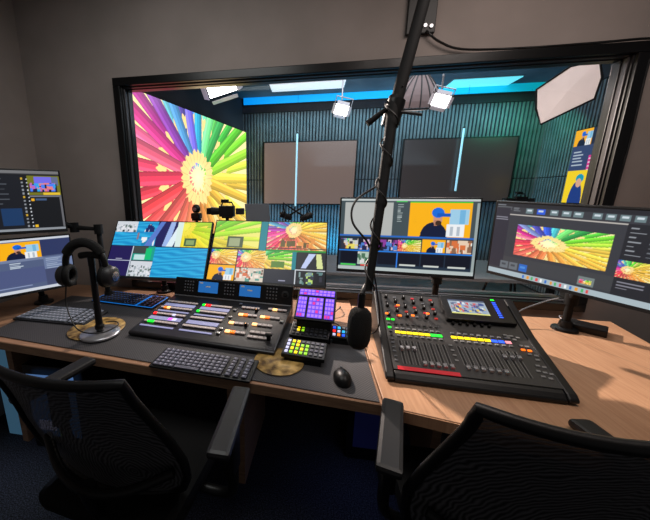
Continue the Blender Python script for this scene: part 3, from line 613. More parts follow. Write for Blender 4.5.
# ------------------------------------------------------------------ keyboards
def keyboard(label, loc, rz, w_, d, rows, body, key, glow=None, num=True, h=.012):
    t = thing('keyboard', label, 'keyboard', loc, (0,0,rad(rz)), 'computer keyboards on the desk')
    b = MB(); b.prismx([(0,0),(0,h*.7),(d,h*1.25),(d,0)], -w_/2, w_/2, body); b.build('body', t, .003)
    if glow:
        b = MB(); z = h*1.0
        for xa, xb in ((-w_/2+.006, w_*.215), (w_*.235, w_/2-.006)):
            for y in (.006, d-.006): b.box(((xa+xb)/2, y, h*.72+h*.55*y/d), (xb-xa,.005,.005), glow)
            for x in (xa, xb): b.box((x, d/2, z), (.005,d-.012,.006), glow, (.03,0,0))
        for f in (.30,.64): b.box((-w_/2+.006+(w_*.715-.006)*f, d/2, z-.001), (.003,d-.03,.004), glow, (.03,0,0))
        b.box((-w_*.14, d*.62, z), (w_*.70,.004,.004), glow); b.build('backlight', t)
    secs = [(-w_/2+.012, w_*.222 if num else w_/2-.012, 13 if num else 14)]+([(w_*.240, w_/2-.012, 3)] if num else [])
    first = None; rh = (d-.016)/rows; cnt = 0
    for xa, xb, n in secs:
        kw = (xb-xa)/n
        for r in range(rows):
            y = .008+rh*(r+.5); z = h*.7+h*.55*(y/d)+.0035; c = 0
            while c < n:
                span = 5 if (r == 0 and c == 4 and n > 10) else 1
                nm = 'space_bar' if span == 5 else 'key'
                if span == 5:
                    bb = MB(); bb.box((0,0,0), (kw*5*.92,rh*.8,.005), key); o = bb.build(nm, t); o.location = (xa+kw*(c+2.5), y, z)
                else:
                    if first is None:
                        bb = MB(); bb.box((0,0,0), (kw*.84,rh*.8,.005), key); bb.box((-kw*.1,rh*.08,.0027), (kw*.28,rh*.3,.0004), M['legend'] if not glow else M['key_blue_dim']); first = bb.build('key', t); first.location = (xa+kw*(c+.5), y, z)
                    else: part(first, t, (xa+kw*(c+.5), y, z))
                c += span; cnt += 1
    return t
keyboard('slate grey keyboard near the desk edge, below the video switcher', (-.420,.985,ZM), -4.5, .43, .140, 6, M['black'], M['keygrey'])
keyboard('pale grey keyboard in front of the left stacked monitors', (-1.40,1.30,ZM), -1, .46, .19, 6, M['darkgrey'], M['keylight'])
keyboard('dark keyboard with glowing blue backlight under the sea picture monitor', (-1.165,1.60,ZM+.001 if False else .7555), -7, .46, .185, 6, M['black'], M['keydark'], M['key_blue'])

# ------------------------------------------------------------------ gold coasters, headphones, mouse
def disc(label, x, y, r):
    b = MB(); b.lathe([(r*.98,0),(r,.002),(r,.005),(r*.98,.007)], M['gold'], 48); o = b.build('round_placemat'); o.location = (x,y,ZM); tag(o, label, 'placemat', 'gold patterned round placemats')
disc('round gold patterned placemat under the headphone stand', -1.085, 1.285, .135); disc('round gold patterned placemat beside the video switcher corner', -.115, 1.135, .105)
HX, HY = -1.02, 1.225
t = thing('headphone_stand', 'black headphone stand with round silver base plate', 'stand', (HX,HY,ZM+.0075))
b = MB(); b.lathe([(.001,0),(.092,0),(.092,.006),(.088,.010),(.02,.012),(.001,.012)], M['silver'], 40); b.build('base', t)
b = MB(); b.tube([(0,0,.01),(0,0,.365)], [.017,.014], M['black'], 16); b.lathe([(.014,.02),(.022,.03),(.022,.045),(.014,.055)], M['black'], 16); b.build('pole', t)
b = MB(); b.tube(curve_pts([(-.055,0,.395),(-.03,0,.400),(0,0,.402),(.03,0,.400),(.055,0,.395)], 4), .016, M['black'], 12); b.cyl((0,0,.35),(0,0,.395),.016,M['black']); b.build('cradle', t)
t = thing('headphones', 'black over-ear headphones hanging on the silver-based stand', 'headphones', (HX-.03,HY+.0,ZM+.088), (0,0,rad(6))); t.scale = (1.18,1.18,1.18)
b = MB(); arc = [(.082*math.cos(a), -.005, .275+.088*math.sin(a)-.045) for a in np.linspace(-.25, PI+.25, 25)]
b.tube(arc, .013, M['black'], 10); b.tube([(x,y,z+.004) for x,y,z in arc[5:20]], .019, M['foam'], 10); b.build('headband', t)
for sx in (-1,1):
    T = Matrix.Translation((sx*.088,0,.185)) @ Matrix.Rotation(sx*PI/2, 4, 'Y') @ Matrix.Rotation(.15, 4, 'X')
    b = MB(); b.lathe([(.001,.032),(.030,.031),(.040,.022),(.043,.006),(.044,-.002)], M['darkgrey'], 26, T=T); b.lathe([(.018,.0325),(.02,.034),(.001,.034)][::-1], M['chrome'], 20, T=T); cup = b.build('ear_cup', t)
    b = MB(); b.tube([(T @ Vector((.034*math.cos(a), .034*math.sin(a), -.010))) for a in np.linspace(0, 2*PI, 28, endpoint=False)], .014, M['matte'], 10, closed=True); b.build('ear_pad', cup)
b = MB(); b.tube(curve_pts([(-.09,-.01,.15),(-.085,-.03,.06),(-.02,-.07,-.02),(.06,-.05,-.040),(.09,.02,-.040),(.06,.06,-.040),(.02,.05,-.040)], 8), .0028, M['cable'], 6); b.build('cord', t)
t = thing('computer_mouse', 'black computer mouse on the mat beside the mixer', 'mouse', (.135,1.055,ZM), (0,0,.05))
bm = bmesh.new(); bmesh.ops.create_uvsphere(bm, u_segments=28, v_segments=16, radius=1)
b = MB(); vs = []
for v in bm.verts:
    x, y, z = v.co; vs.append((x*.034*(1-.12*y), y*.058, (max(z, -.15)+.15)*.033*(1-.25*y)))
b.add(vs, [[q.index for q in f.verts] for f in bm.faces], M['black'], True); bm.free(); b.build('body', t)
b = MB(); b.cyl((-.004,.034,.026), (.004,.034,.026), .009, M['grey']); b.build('scroll_wheel', t)

# ------------------------------------------------------------------ video switcher
sw = thing('video_switcher', 'wide dark video switcher panel with lit buttons below the tilted monitors', 'switcher', (-.508,1.201,ZM-.0), (0,0,rad(-5.8)))
sl = math.atan2(.046,.43); cs, sn = math.cos(sl), math.sin(sl)
b = MB(); b.prismx([(0,.006),(0,.022),(.012,.0265),(.43,.0705),(.43,.004)], -.372, .372, M['console']); b.build('body', sw, .006)
b = MB(); b.prismx([(.432,.004),(.432,.068),(.468,.176),(.480,.176),(.480,.004)], -.372, .372, M['black']); b.build('display_wing', sw, .004)
b = MB(); b.prismx([(.424,.0715),(.424,.074),(.436,.0755),(.436,.0715)], -.368, .368, M['silver']); b.build('trim_strip', sw)
def on_sw(x, y, lift=.0): return (x, y, .026+(y)*math.tan(sl)+lift)
def chip(w_, d, h, m, name): bb = MB(); bb.box((0,0,h/2), (w_,d,h), m, bev=.0012); return bb.build(name, sw)
base = chip(.0178,.0160,.006,M['beige'],'button'); used = False
lit = {(0,1,0):'led_red',(0,0,1):'led_green',(0,2,2):'led_amber',(0,2,1):'led_orange',(1,3,1):'led_red',(1,3,2):'led_red',(1,3,0):'led_green',(0,1,6):'led_white',(0,0,0):'led_orange',(1,2,0):'led_green',(0,0,2):'led_green'}
for bi, (xa, xb) in enumerate(((-.352,-.158),(-.128,.050))):
    for r, y in enumerate((.108,.190,.262,.335)):
        n = 10; kw = (xb-xa)/n
        for k in range(n):
            m = lit.get((bi, r, k)); loc = on_sw(xa+kw*(k+.5), y, .001)
            if not used: base.location = loc; base.rotation_euler = (sl,0,0); used = True; continue
            part(base, sw, loc, (sl,0,0), M[m] if m else None)
    for r, (y, d) in enumerate(((.068,.012),(.148,.032),(.226,.012),(.300,.030))):
        bb = MB(); bb.box((0,0,.001), (xb-xa-.004,d,.002), M['label']); o = bb.build('label_display', sw, loc=on_sw((xa+xb)/2, y, .001), rot=(sl,0,0))
        if bi == 0 and r == 1: 
            bb = MB(); bb.box((.03,0,.0025), (.022,d*.7,.001), M['led_purple']); bb.box((.055,0,.0025), (.022,d*.7,.001), M['led_white']); bb.build('lit_segment', o)
# transition and key blocks
kb = chip(.0240,.018,.006,M['beige'],'wide_button'); first = True
for gi, (gx, gy) in enumerate(((.115,.355),(.125,.275),(.105,.185),(.115,.105),(.265,.365),(.245,.275),(.225,.195),(.235,.125),(.235,.085))):
    for k in range(4 if gi < 8 else 4):
        m = M['led_amber'] if k == (0 if gi != 4 else 1) and gi < 7 and gi != 0 else (M['led_orange'] if (k == 1 and gi in (1,3,5)) else None)
        loc = on_sw(gx+k*.026, gy, .001)
        if first: kb.location = loc; kb.rotation_euler = (sl,0,0); first = False
        else: part(kb, sw, loc, (sl,0,0), m)
sq = chip(.017,.017,.006,M['silver'],'side_button'); sq.location = on_sw(.085,.39,.001)
for x, y in ((.075,.315),(.078,.235),(.075,.12),(.077,.08),(.35,.25)): part(sq, sw, on_sw(x, y, .001))
for x, y in ((.195,.33),(.185,.175)):
    bb = MB(); bb.cyl((0,0,0), (0,0,.016), .009, M['black'], n=16); bb.box((0,-.004,.0165), (.002,.008,.001), M['led_amber']); bb.build('knob', sw, loc=on_sw(x, y, .0))
bb = MB(); bb.box((0,0,.010), (.018,.020,.03), M['black'], bev=.004); bb.box((0,0,.026), (.034,.014,.010), M['darkgrey'], bev=.003); bb.build('fader_handle', sw, loc=on_sw(.325,.085,0))
# wing: two small screens, keypad clusters, joystick
wt = math.atan2(.108,.036)
def on_wing(x, s_, lift=.0): return (x, .432+s_*math.cos(wt)-lift*math.sin(wt), .068+s_*math.sin(wt)+lift*math.cos(wt))
for x in (-.146,.120):
    bb = MB(); bb.box((0,0,.001), (.128,.066,.003), M['screen_blue'], bev=.001); s_ = bb.build('wing_screen', sw, loc=on_wing(x,.066,.001), rot=(wt,0,0))
    for cx_, cy_, cw_ in ((0,.004,.03),(-.045,.024,.02)):
        bb = MB(); bb.box((cx_,cy_,.003), (cw_,.008,.001), M['white']); bb.build('readout', s_)
pk = chip(.0085,.0085,.004,M['grey'],'wing_button'); pk.location = on_wing(-.30,.036,.001); pk.rotation_euler = (wt,0,0)
for gx in (-.30,-.035,.225):
    for i in range(4):
        for j in range(4):
            if gx == -.30 and i == 0 and j == 0: continue
            part(pk, sw, on_wing(gx+i*.018, .036+j*.019, .001), (wt,0,0))
bb = MB(); bb.cyl((0,0,0),(0,0,.016),.014,M['matte'],.010); bb.lathe([(.020,0),(.022,.003),(.016,.004)],M['darkgrey'],20); bb.build('joystick', sw, loc=on_wing(.33,.064,0), rot=(wt,0,0))

# ------------------------------------------------------------------ keypads and purple touch panel
def keypad(name, label, pos, yaw, elev, w_, d, nx, ny, cols, foot, group=None, thick=.018):
    t = thing(name, label, 'keypad', pos, (rad(elev), 0, rad(yaw)), group, 'YXZ')
    b = MB(); b.box((0,d/2,-thick/2), (w_,d,thick), M['black'], bev=.004); b.build('body', t)
    if foot:
        inv = (Matrix.Translation(pos) @ Euler((rad(elev),0,rad(yaw)),'YXZ').to_matrix().to_4x4()).inverted()
        b = MB(); wp = Matrix.Translation(pos) @ Matrix.Rotation(rad(yaw),4,'Z')
        P = [(-w_*.42,.004),(w_*.42,.004),(w_*.42,d*math.cos(rad(elev))-.01),(-w_*.42,d*math.cos(rad(elev))-.01)]
        z0 = ZM+.0005-pos[2]; e = rad(elev); f = lambda y: y*math.tan(e)-thick/math.cos(e)
        vs = [(x,y,z0) for x, y in P]+[(x,y,f(y)) for x, y in P]; vs = [inv @ wp @ Vector(v) for v in vs]
        b.add(vs, [(0,1,2,3),(4,7,6,5),(0,4,5,1),(1,5,6,2),(2,6,7,3),(3,7,4,0)], M['matte']); b.build('stand', t)
    kw = w_*.92/nx; kd = d*.88/ny; first = {}
    for j in range(ny):
        for i in range(nx):
            m = cols(i, j); loc = (-w_*.46+kw*(i+.5), d*.06+kd*(j+.5), .002)
            if not first: bb = MB(); bb.box((0,0,0), (kw*.62,kd*.58,.004), m, bev=.001); o = bb.build('key', t, loc=loc); first['k'] = o
            else: part(first['k'], t, loc, None, m)
    return t
G1 = ['..yy....','..yy....','........']; 
def c1(i, j):
    if j in (1,2) and i in (1,2): return M['led_yellow'] if i == 1 else M['led_lime']
    if j == 3 and i == 5: return M['led_white']
    return M['keydark'] if (i+j) % 3 else M['darkgrey']
def c2(i, j):
    if (i, j) in ((1,3),(2,3)): return M['led_yellow']
    if i in (1,2) and j < 3 or (i == 3 and j in (1,2)): return M['led_lime'] if (i+j) % 2 else M['led_yellow']
    if i in (3,4) and j in (0,1,2): return M['led_lime']
    if i > 4: return M['keygrey'] if j % 2 else M['grey']
    return M['led_white'] if i == 0 else M['grey']
keypad('macro_keypad', 'black keypad with a few yellow lit keys, under the purple panel', (.003,1.277,.806), -7.3, 14, .18, .104, 8, 4, c1, True, 'eight-column keypads by the switcher')
keypad('macro_keypad', 'black keypad with many yellow-green lit keys, nearest the desk edge', (-.019,1.128,.792), -7.3, 5, .18, .124, 8, 4, c2, True, 'eight-column keypads by the switcher')
def c3(i, j):
    return [M['led_red'], M['led_white'], M['led_cyan'], M['led_cyan'], M['keygrey']][i] if j == 1 else [M['led_white'], M['led_orange'], M['led_blue'], M['led_cyan'], M['grey']][(i+j) % 5]
keypad('small_keypad', 'small keypad with red and blue lit keys behind the hanging microphone', (.163,1.325,.790), -6, 22, .115, .075, 5, 3, c3, True)
t = keypad('touch_panel', 'glowing purple touch panel leaning beside the switcher', (.025,1.329,.866), -6.4, 34.5, .19, .183, 1, 1, lambda i, j: M['purple_dim'], True, None, .012)
def pblock(x0, y0, x1, y1, nx, ny, reds):
    bb = MB(); bb.box(((x0+x1)/2,(y0+y1)/2,.0045), (x1-x0,y1-y0,.001), M['purple_dim'])
    kw = (x1-x0)/nx; kd = (y1-y0)/ny
    for i in range(nx):
        for j in range(ny): bb.box((x0+kw*(i+.5), y0+kd*(j+.5), .0055), (kw*.72,kd*.66,.001), M['purple_red'] if (i, j) in reds else M['purple_lit'])
    bb.build('button_field', t)
for c in list(t.children):
    if c.name.startswith('key'): bpy.data.objects.remove(c)
pblock(-.086,.140,.086,.175,9,2,{(1,0),(4,1)}); pblock(-.086,.010,-.045,.128,3,5,{(0,0),(1,0)}); pblock(-.035,.010,.035,.128,4,5,{(1,3),(2,4),(2,1)}); pblock(.045,.010,.086,.128,3,5,{(1,0),(0,0),(2,1)})

# ------------------------------------------------------------------ audio mixer
mx = thing('audio_mixer', 'large black audio mixing console with faders and yellow lit strips', 'mixer', (.602,1.085,.752), (0,0,rad(-3.2)))
e1 = math.atan2(.08,.24); e2 = math.atan2(.09,.19)
prof = [(-.030,0),(-.030,.012),(-.012,.026),(.24,.115),(.43,.205),(.455,.200),(.455,.0)]
b = MB()
for sx in (-1,1): b.prismx([(y, z+.006) for y, z in prof], sx*.305, sx*.272, M['mixbody'])
b.prismx([(-.030,0),(-.030,.014),(-.012,.030),(.004,.0375),(.004,0)], -.272, .272, M['mixbody']); b.prismx([(.42,0),(.42,.2),(.43,.208),(.455,.2),(.455,0)], -.272, .272, M['mixbody']); b.build('chassis', mx, .006)
b = MB(); b.prismx([(.004,.004),(.004,.0385),(.24,.115),(.42,.2003),(.42,.004)], -.272, .272, M['mixface']); b.build('face_plate', mx)
def P1(x, y, lift=0.): return (x, y-lift*math.sin(e1), .035+y*math.tan(e1)+lift*math.cos(e1))
def P2(x, y, lift=0.): return (x, y-lift*math.sin(e2), .115+(y-.24)*math.tan(e2)+lift*math.cos(e2))
R1 = (e1,0,0); R2 = (e2,0,0)
fx = [-.226+.0235*i for i in range(8)]+[-.006+.0248*i for i in range(9)]
fpos = [.105,.107,.108,.040,.040,.040,.040,.040]+[.044,.044,.044,.044,.044,.044,.115,.116,.118]
src = None; slot = None; s1_ = s2_ = None
strip = ['led_yellow']*6+['led_green']*2+['led_yellow']*6+['led_blue']*2+['led_pink']
for i, x in enumerate(fx):
    yy = fpos[i]
    if src is None:
        bb = MB(); bb.box((0,0,.0005), (.0035,.125,.001), M['matte']); bb.box((-.0062,0,.0004), (.0014,.125,.0008), M['btn']); bb.box((.0062,0,.0004), (.0014,.125,.0008), M['btn']); slot = bb.build('fader_slot', mx, loc=P1(x,.092,.001), rot=R1)
        bb = MB(); bb.prismx([(-.011,0),(-.008,.010),(0,.006),(.008,.010),(.011,0)], -.0065, .0065, M['silver']); bb.box((0,0,.0075), (.0132,.002,.002), M['white']); src = bb.build('fader_cap', mx, loc=P1(x,yy,.003), rot=R1)
        bb = MB(); bb.box((0,0,.001), (.0205,.0135,.002), M['led_yellow']); s1_ = bb.build('scribble_strip', mx, loc=P1(x,.198,.001), rot=R1)
        bb = MB(); bb.box((0,0,.002), (.0135,.0085,.004), M['btn'], bev=.001); s2_ = bb.build('button', mx, loc=P1(x,.178,.001), rot=R1)
    else:
        part(slot, mx, P1(x,.092,.001), R1); part(src, mx, P1(x,yy,.003), R1); part(s1_, mx, P1(x,.198,.001), R1, M[strip[i]]); part(s2_, mx, P1(x,.178,.001), R1)
    part(s2_, mx, P1(x,.220,.001), R1, M['grey'] if i % 3 else None)
    if i < 8: part(s2_, mx, P2(x,.248,.001), R2, M['darkgrey'])
# left edge buttons
for k, y in enumerate((.045,.065,.09,.11,.135,.155,.18,.20)): part(s2_, mx, P1(-.256,y,.001), R1, M['grey'] if k < 6 else M['darkgrey'])
for k, (y, m) in enumerate(((.222,'led_green'),(.245,'grey'),(.268,'led_green'))): part(s2_, mx, P2(-.256,max(y,.243),.001) if y > .24 else P1(-.256,y,.001), R2, M[m])
part(s2_, mx, P2(-.236,.268,.001), R2, M['led_green'])
for y in (.075,.10,.125,.15): part(s2_, mx, P1(-.034,y,.001), R1)
# right key cluster
for (x, y, m) in ((.20,.232,0),(.196,.222,0),(.215,.215,0),(.19,.236,0),(.212,.234,0),(.232,.228,0),(.22,.165,'led_orange'),(.245,.163,'led_orange'),(.222,.185,0),(.246,.183,0),(.232,.145,0),(.256,.140,0),(.250,.120,0),(.232,.092,0),(.255,.088,0),(.222,.068,0),(.245,.064,0),(.262,.06,0),(.226,.045,0),(.250,.040,0)):
    part(s2_, mx, P1(x+.006 if y > .2 else x+(.008 if x < .245 else .004), min(y,.236), .001), R1, M[m] if m else None)
# knobs upper left
kn = None; r_ = random.Random(4)
for r, y in enumerate((.398,.372,.345,.318,.292)):
    for c in range(6):
        x = -.250+.040*c
        if (r in (1,3)) and c % 2 == 1 and r == 3: pass
        if kn is None: bb = MB(); bb.cyl((0,0,0), (0,0,.013), .0085, M['matte'], .0070, 14); bb.box((0,.004,.0135), (.002,.007,.001), M['white']); kn = bb.build('knob', mx, loc=P2(x,y,.001), rot=R2)
        elif (r+c) % 2 == 0: part(kn, mx, P2(x,y,.001), R2)
        else: part(s2_, mx, P2(x,y,.001), R2, M[r_.choice(['dimred','grey','strip_red','darkgrey','dimred'])])
for x, y in ((-.262,.288),(-.205,.340),(-.205,.282),(-.150,.288),(-.085,.305)): part(s2_, mx, P2(x,y,.014), R2, M['led_orange'])
# raised screen unit
b = MB(); b.box((.122,0,.010), (.27,.150,.024), M['black'], bev=.006); sc_ = b.build('display_unit', mx, loc=P2(0,.350,.002), rot=R2)
p = Pic(80, 50, (.62,.68,.74)); p.rect(0,0,1,.12,(.25,.3,.4)); p.noise(.05,.15,.95,.95,[(.2,.3,.55),(.85,.88,.9),(.9,.8,.3),(.35,.4,.5),(.8,.35,.35),(.5,.6,.8)],80,.05,6); p.rect(0,.9,1,1,(.85,.85,.5))
o = display('touch_screen', p, .150, .088, mx); o.rotation_euler = (e2-PI/2,0,0); o.location = P2(.015,.312,.0255)
bb = MB()
for k in range(8): bb.box((.205+.003*k*0,-.045+k*.0125,.0225), (.014,.006,.001), M['led_blue'])
bb.box((.205,.060,.0225), (.014,.007,.001), M['led_green']); bb.build('level_meter', sc_)
for k in range(6): 
    bb = MB(); bb.cyl((0,0,0),(0,0,.010),.007,M['matte'],.006,12); bb.build('encoder', mx, loc=P2(.012+.028*k,.285-.012,.002), rot=R2)
b = MB(); b.box((0,0,.001), (.215,.017,.002), M['strip_red']); b.build('red_label_strip', mx, loc=P1(-.150,.010,.0035), rot=R1)

# ------------------------------------------------------------------ small black device by the right monitor
t = thing('cable_hub', 'flat black box beside the foot of the right monitor', 'box', (1.425,1.705,.75), (0,0,rad(-40)))
b = MB(); b.box((0,0,.017), (.14,.10,.034), M['black'], bev=.006); b.build('body', t); b = MB(); b.tube(curve_pts([(-.085,0,.02),(-.11,.02,.04),(-.08,.06,.03),(0,.09,.01)], 6), .003, M['silver'], 6); b.build('lead', t)

# ------------------------------------------------------------------ boom arm and microphone
P_top = Vector((.50,1.52,2.78)); P_j = Vector((.305,1.38,1.76)); P_b = Vector((.212,1.10,1.10))
P_top = P_j + (Vector((.411,1.5,2.205))-P_j)*2.25; P_top = P_j+(P_top-P_j)*((2.80-P_j.z)/(P_top.z-P_j.z))
t = thing('boom_arm', 'thick black boom pole slanting down from the ceiling to the microphone', 'boom arm', (0,0,0))
b = MB(); b.tube([P_top, P_j], [.024,.024], M['matte'], 18); b.build('upper_pole', t)
b = MB(); b.tube([P_j+Vector((.0,.0,.06)), P_j+(P_b-P_j)*.5, P_b], [.022,.019,.014], M['matte'], 16); b.build('lower_pole', t)
b = MB(); b.lathe([(.001,-.05),(.034,-.05),(.036,0),(.034,.05),(.001,.05)], M['black'], 20, T=Matrix.Translation(P_j) @ Matrix.Rotation(.2,4,'Y')); b.tube([P_j+Vector((.02,-.02,0)), P_j+Vector((.10,-.03,-.015))], .006, M['darkgrey']); b.tube([P_j+Vector((-.02,-.02,.02)), P_j+Vector((-.10,-.02,-.04))], [.008,.013], M['matte']); b.build('joint_clamp', t)
b = MB(); b.lathe([(.001,-.03),(.07,-.03),(.06,0),(.035,.02),(.001,.02)][::-1], M['black'], 20, T=Matrix.Translation(P_top+Vector((0,0,-.0))) @ Matrix.Rotation(PI,4,'X')); b.build('ceiling_mount', t)
b = MB(); d = (P_b-P_j); k = 26; pts = []
for i in range(k*4):
    f = i/(k*4-1); q = P_j+Vector((0,0,.10))+(P_b-P_j-Vector((0,0,.10)))*f; a = f*2*PI*5; rr = .028-.008*f; pts.append(q+Vector((rr*math.cos(a), rr*math.sin(a), 0)))
b.tube(pts, .0035, M['cable'], 6); pts = curve_pts([(.30,1.36,1.74),(.262,1.30,1.62),(.275,1.33,1.50),(.17,1.26,1.42),(.155,1.22,1.34),(.215,1.2,1.26),(.235,1.17,1.2)], 8); b.tube(pts, .0045, M['cable'], 6)
pts = curve_pts([(.235,1.17,1.18),(.26,1.16,1.06),(.285,1.2,.95),(.29,1.27,.86),(.25,1.34,.80)], 8); b.tube(pts, .003, M['cable'], 6); b.build('cable_wrap', t)
t = thing('microphone', 'black foam-covered microphone hanging from the boom pole beside the mixer', 'microphone', (.183,1.06,.885), (rad(-8),rad(2),0))
b = MB(); b.lathe([(.001,0),(.020,.002),(.034,.014),(.041,.035),(.043,.075),(.042,.115),(.036,.140),(.024,.153),(.001,.157)], M['foam'], 28); b.build('foam_windscreen', t)
b = MB(); b.cyl((0,0,.15), (0,0,.205), .013, M['black']); b.build('body', t)
b = MB(); b.tube(curve_pts([(0,0,.205),(.008,.012,.225),(.020,.04,.235)], 4), .009, M['darkgrey'], 10); b.build('swivel_mount', t)
t = thing('wall_bracket', 'black metal plate with bolts on the wall above the window, behind the boom pole', 'bracket', (.505*K,WY,wz(2.235)))
b = MB(); b.box((0,-.012,.16), (.145,.022,.32), M['black'], bev=.004); b.build('plate', t)
for x, z in ((.02,.035),(.05,.03)): b = MB(); b.cyl((x,-.023,z), (x,-.030,z), .009, M['silver']); b.build('bolt', t)
pts = curve_pts([(x*K, y*K-.005, wz(z)) for x, y, z in [(.53,1.85,2.245),(.60,1.85,2.19),(.72,1.855,2.150),(1.0,1.85,2.135),(1.3,1.85,2.136),(1.49,1.85,2.138),(1.522,1.855,2.12),(1.52,1.86,2.0),(1.525,1.86,1.7),(1.52,1.86,1.3),(1.53,1.86,.9)]], 8)
b = MB(); b.tube(pts, .006, M['cable'], 8); tag(b.build('wall_cable'), 'thin black cable running along the top and right of the window frame', 'cable')

# loose cables on the desk
def cable(label, pts, r=.003, m='cable', group='loose cables on the desk'):
    b = MB(); b.tube(curve_pts(pts, 8), r, M[m], 6); tag(b.build('desk_cable'), label, 'cable', group)
z = .754
cable('thin black cable looping on the bare wood behind the blue-lit keyboard', [(-1.0,1.80,z),(-.88,1.74,z+.01),(-.95,1.68,z),(-.80,1.70,z+.012),(-.85,1.79,z)])
cable('thin black cable behind the video switcher, near the blue-lit keyboard', [(-1.1,1.83,z),(-.95,1.82,z),(-.85,1.70,z+.01),(-.83,1.84,z)])
cable('thin black cable curling beside the small keypad', [(.12,1.40,z),(.16,1.52,z+.01),(.10,1.60,z),(.18,1.72,z+.03),(.19,1.82,z)])
cable('thin grey cable at the foot of the right monitor', [(1.02,1.62,z),(1.12,1.74,z+.06),(1.24,1.76,z+.12),(1.28,1.72,z+.16)], .004, 'grey')
cable('thin black cable between the microphone and the mixer', [(.27,1.33,z),(.275,1.45,z),(.235,1.58,z+.01),(.255,1.75,z)])

# ------------------------------------------------------------------ under the desk
t = thing('computer_tower', 'black computer tower with a blue lit window under the left desk', 'computer', (-1.36,1.22,.0), (0,0,.05))
b = MB(); b.box((0,.22,.265), (.36,.40,.53), M['black'], bev=.006); b.build('case', t)
b = MB(); b.box((0,-.002,.30), (.28,.006,.38), M['pcblue']); b.build('window', t); b = MB(); b.box((.045,-.007,.30), (.05,.004,.37), M['led_lime']); b.box((-.05,-.007,.18), (.10,.004,.06), M['led_white']); b.build('light_bar', t)
b = MB(); b.box((-1.72,1.30,.34), (.14,.03,.68), M['bluelit'], bev=.004); tag(b.build('blue_board'), 'pale blue lit board under the far left of the desk', 'panel')
t = thing('computer_tower', 'dark computer tower with dim blue lights under the desk joint', 'computer', (.33,1.45,0))
b = MB(); b.box((0,.16,.22), (.20,.30,.44), M['black'], bev=.006); b.build('case', t); b = MB(); b.box((0,-.002,.24), (.13,.004,.30), M['navy_glow']); b.build('window', t)
area('tower_glow', (.30,1.30,.35), (.2,1.0,0), .15, .3, (.35,.45,1))
area('tower_glow_left', (-1.6,1.1,.4), (-1.3,.5,0), .2, .6, (.6,.7,1))
for i in range(7):
    r_ = random.Random(i+3); x = -.98+i*.10; b = MB(); b.tube(curve_pts([(x,1.76,.70),(x+r_.uniform(-.1,.1),1.70,.52),(x+r_.uniform(.0,.2),1.66,.40+r_.uniform(0,.1)),(x+r_.uniform(.1,.3),1.70,.55),(x+.25,1.76,.66)], 6), .006, M['grey'], 6)
    tag(b.build('hanging_cable'), 'dark cable hanging in the tangle under the left desk', 'cable', 'tangled cables under the left desk')
b = MB(); b.box((.325,.99,.690), (.035,.02,.03), M['black'], bev=.003); b.box((.325,.978,.684), (.008,.004,.008), M['led_purple']); tag(b.build('power_switch'), 'tiny violet light under the right desk beside the armrest', 'switch')

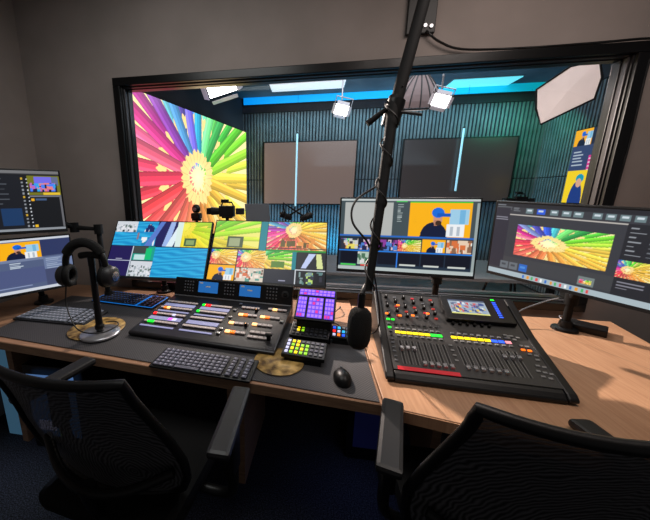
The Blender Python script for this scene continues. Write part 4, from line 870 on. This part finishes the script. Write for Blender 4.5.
# ------------------------------------------------------------------ chairs
def chair(label, x, y, rz, toe, ax=.325, pl=.27, zt=1.015, dax=0., toel=None, ws=1., bx=0.):
    t = thing('office_chair', label, 'chair', (x,y,0), (0,0,rz), 'black mesh office chairs at the desk')
    prof = [(.50,.19),(.54,.235),(.60,.258),(.68,.262),(.76,.245),(.85,.222),(.93,.208),(.985,.212)]; prof = [(.5+(z_-.5)*(zt-.5)/.485, h_) for z_, h_ in prof]; zh = zt-.5
    zs = [q[0] for q in prof]; hw = [q[1] for q in prof]
    def surf(u, z):
        h = float(np.interp(z, zs, hw)); f = (z-.5)/zh
        return Vector((u*h*ws+bx, -.13-.165*f+.02*math.sin(f*PI)+.05*u*u*(1-.35*f)-.02, z-.018*(1-u*u)*max(0,f-.6)/.4))
    nu, nv = 16, 22; vs = [surf(-1+2*i/nu, .50+zh*j/nv) for j in range(nv+1) for i in range(nu+1)]
    b = MB(); b.add(vs, [(j*(nu+1)+i, j*(nu+1)+i+1, (j+1)*(nu+1)+i+1, (j+1)*(nu+1)+i) for j in range(nv) for i in range(nu)], M['meshcloth'], True); b.build('backrest_mesh', t)
    loop = [surf(-1, .50+zh*j/nv) for j in range(nv+1)]+[surf(-1+2*i/nu  , zt) for i in range(1, nu)]+[surf(1, .50+zh*(nv-j)/nv) for j in range(nv+1)]+[surf(1-2*i/nu, .50) for i in range(1, nu)]
    b = MB(); b.tube(loop, .013, M['black'], 10, closed=True); b.build('backrest_frame', t)
    b = MB(); b.tube(curve_pts([(0,-.02,.40),(0,-.16,.42),(0,-.215,.50),(0,-.245,.62)], 6), .024, M['black'], 12); b.tube(curve_pts([(-.24,-.165,.66),(-.12,-.225,.62),(0,-.25,.61),(.12,-.225,.62),(.24,-.165,.66)], 6), .014, M['black'], 10); b.build('back_support', t)
    b = MB(); b.box((0,0,.465), (.49,.47,.075), M['matte'], bev=.03); b.build('seat', t)
    for sx in (-1,1):
        b = MB(); b.box((0,0,0), (.066,pl,.026), M['padblack'], bev=.012); pad = b.build('arm_pad', t, loc=(sx*ax+dax,-.035,.768), rot=(0,0,sx*(toel if toel is not None and sx < 0 else toe)))
        b = MB(); b.tube(curve_pts([(sx*.20,0,.42),(sx*(ax-.025),0,.43),(sx*ax+dax,-.03,.52),(sx*ax+dax,-.04,.75)], 6), .017, M['black'], 12); b.box((sx*ax+dax,-.04,.66), (.04,.06,.16), M['black'], bev=.01); b.build('arm_post', t)
    b = MB(); b.box((0,0,.405), (.22,.24,.04), M['black'], bev=.01); b.cyl((0,0,.12),(0,0,.40),.028,M['darkgrey']); b.cyl((0,0,.09),(0,0,.25),.038,M['black']); b.build('gas_column', t)
    for k in range(5):
        a = k*2*PI/5+.3; d = Vector((math.cos(a), math.sin(a), 0)); b = MB(); b.tube([d*.03+Vector((0,0,.12)), d*.18+Vector((0,0,.105)), d*.30+Vector((0,0,.075))], [.030,.024,.016], M['black'], 10); lg = b.build('leg', t)
        n = Vector((-d.y,d.x,0)); c = d*.30+Vector((0,0,.029)); b = MB(); b.cyl(c-n*.024, c-n*.006, .028, M['matte'], n=18); b.cyl(c+n*.006, c+n*.024, .028, M['matte'], n=18); b.cyl(c-n*.01, c+n*.01, .012, M['black']); b.cyl(c, c+Vector((0,0,.05)), .008, M['silver']); b.build('caster', lg)
    return t
chair('black mesh office chair at the left desk, seen from behind', -.585, .85, -.12, .12, .352, .29, 1.02, .017, None, 1.18, -.045)
chair('black mesh office chair at the right desk before the audio mixer', .555, .83, 0, .12, .295, .29, 1.055, -.01, .27, 1., -.022)
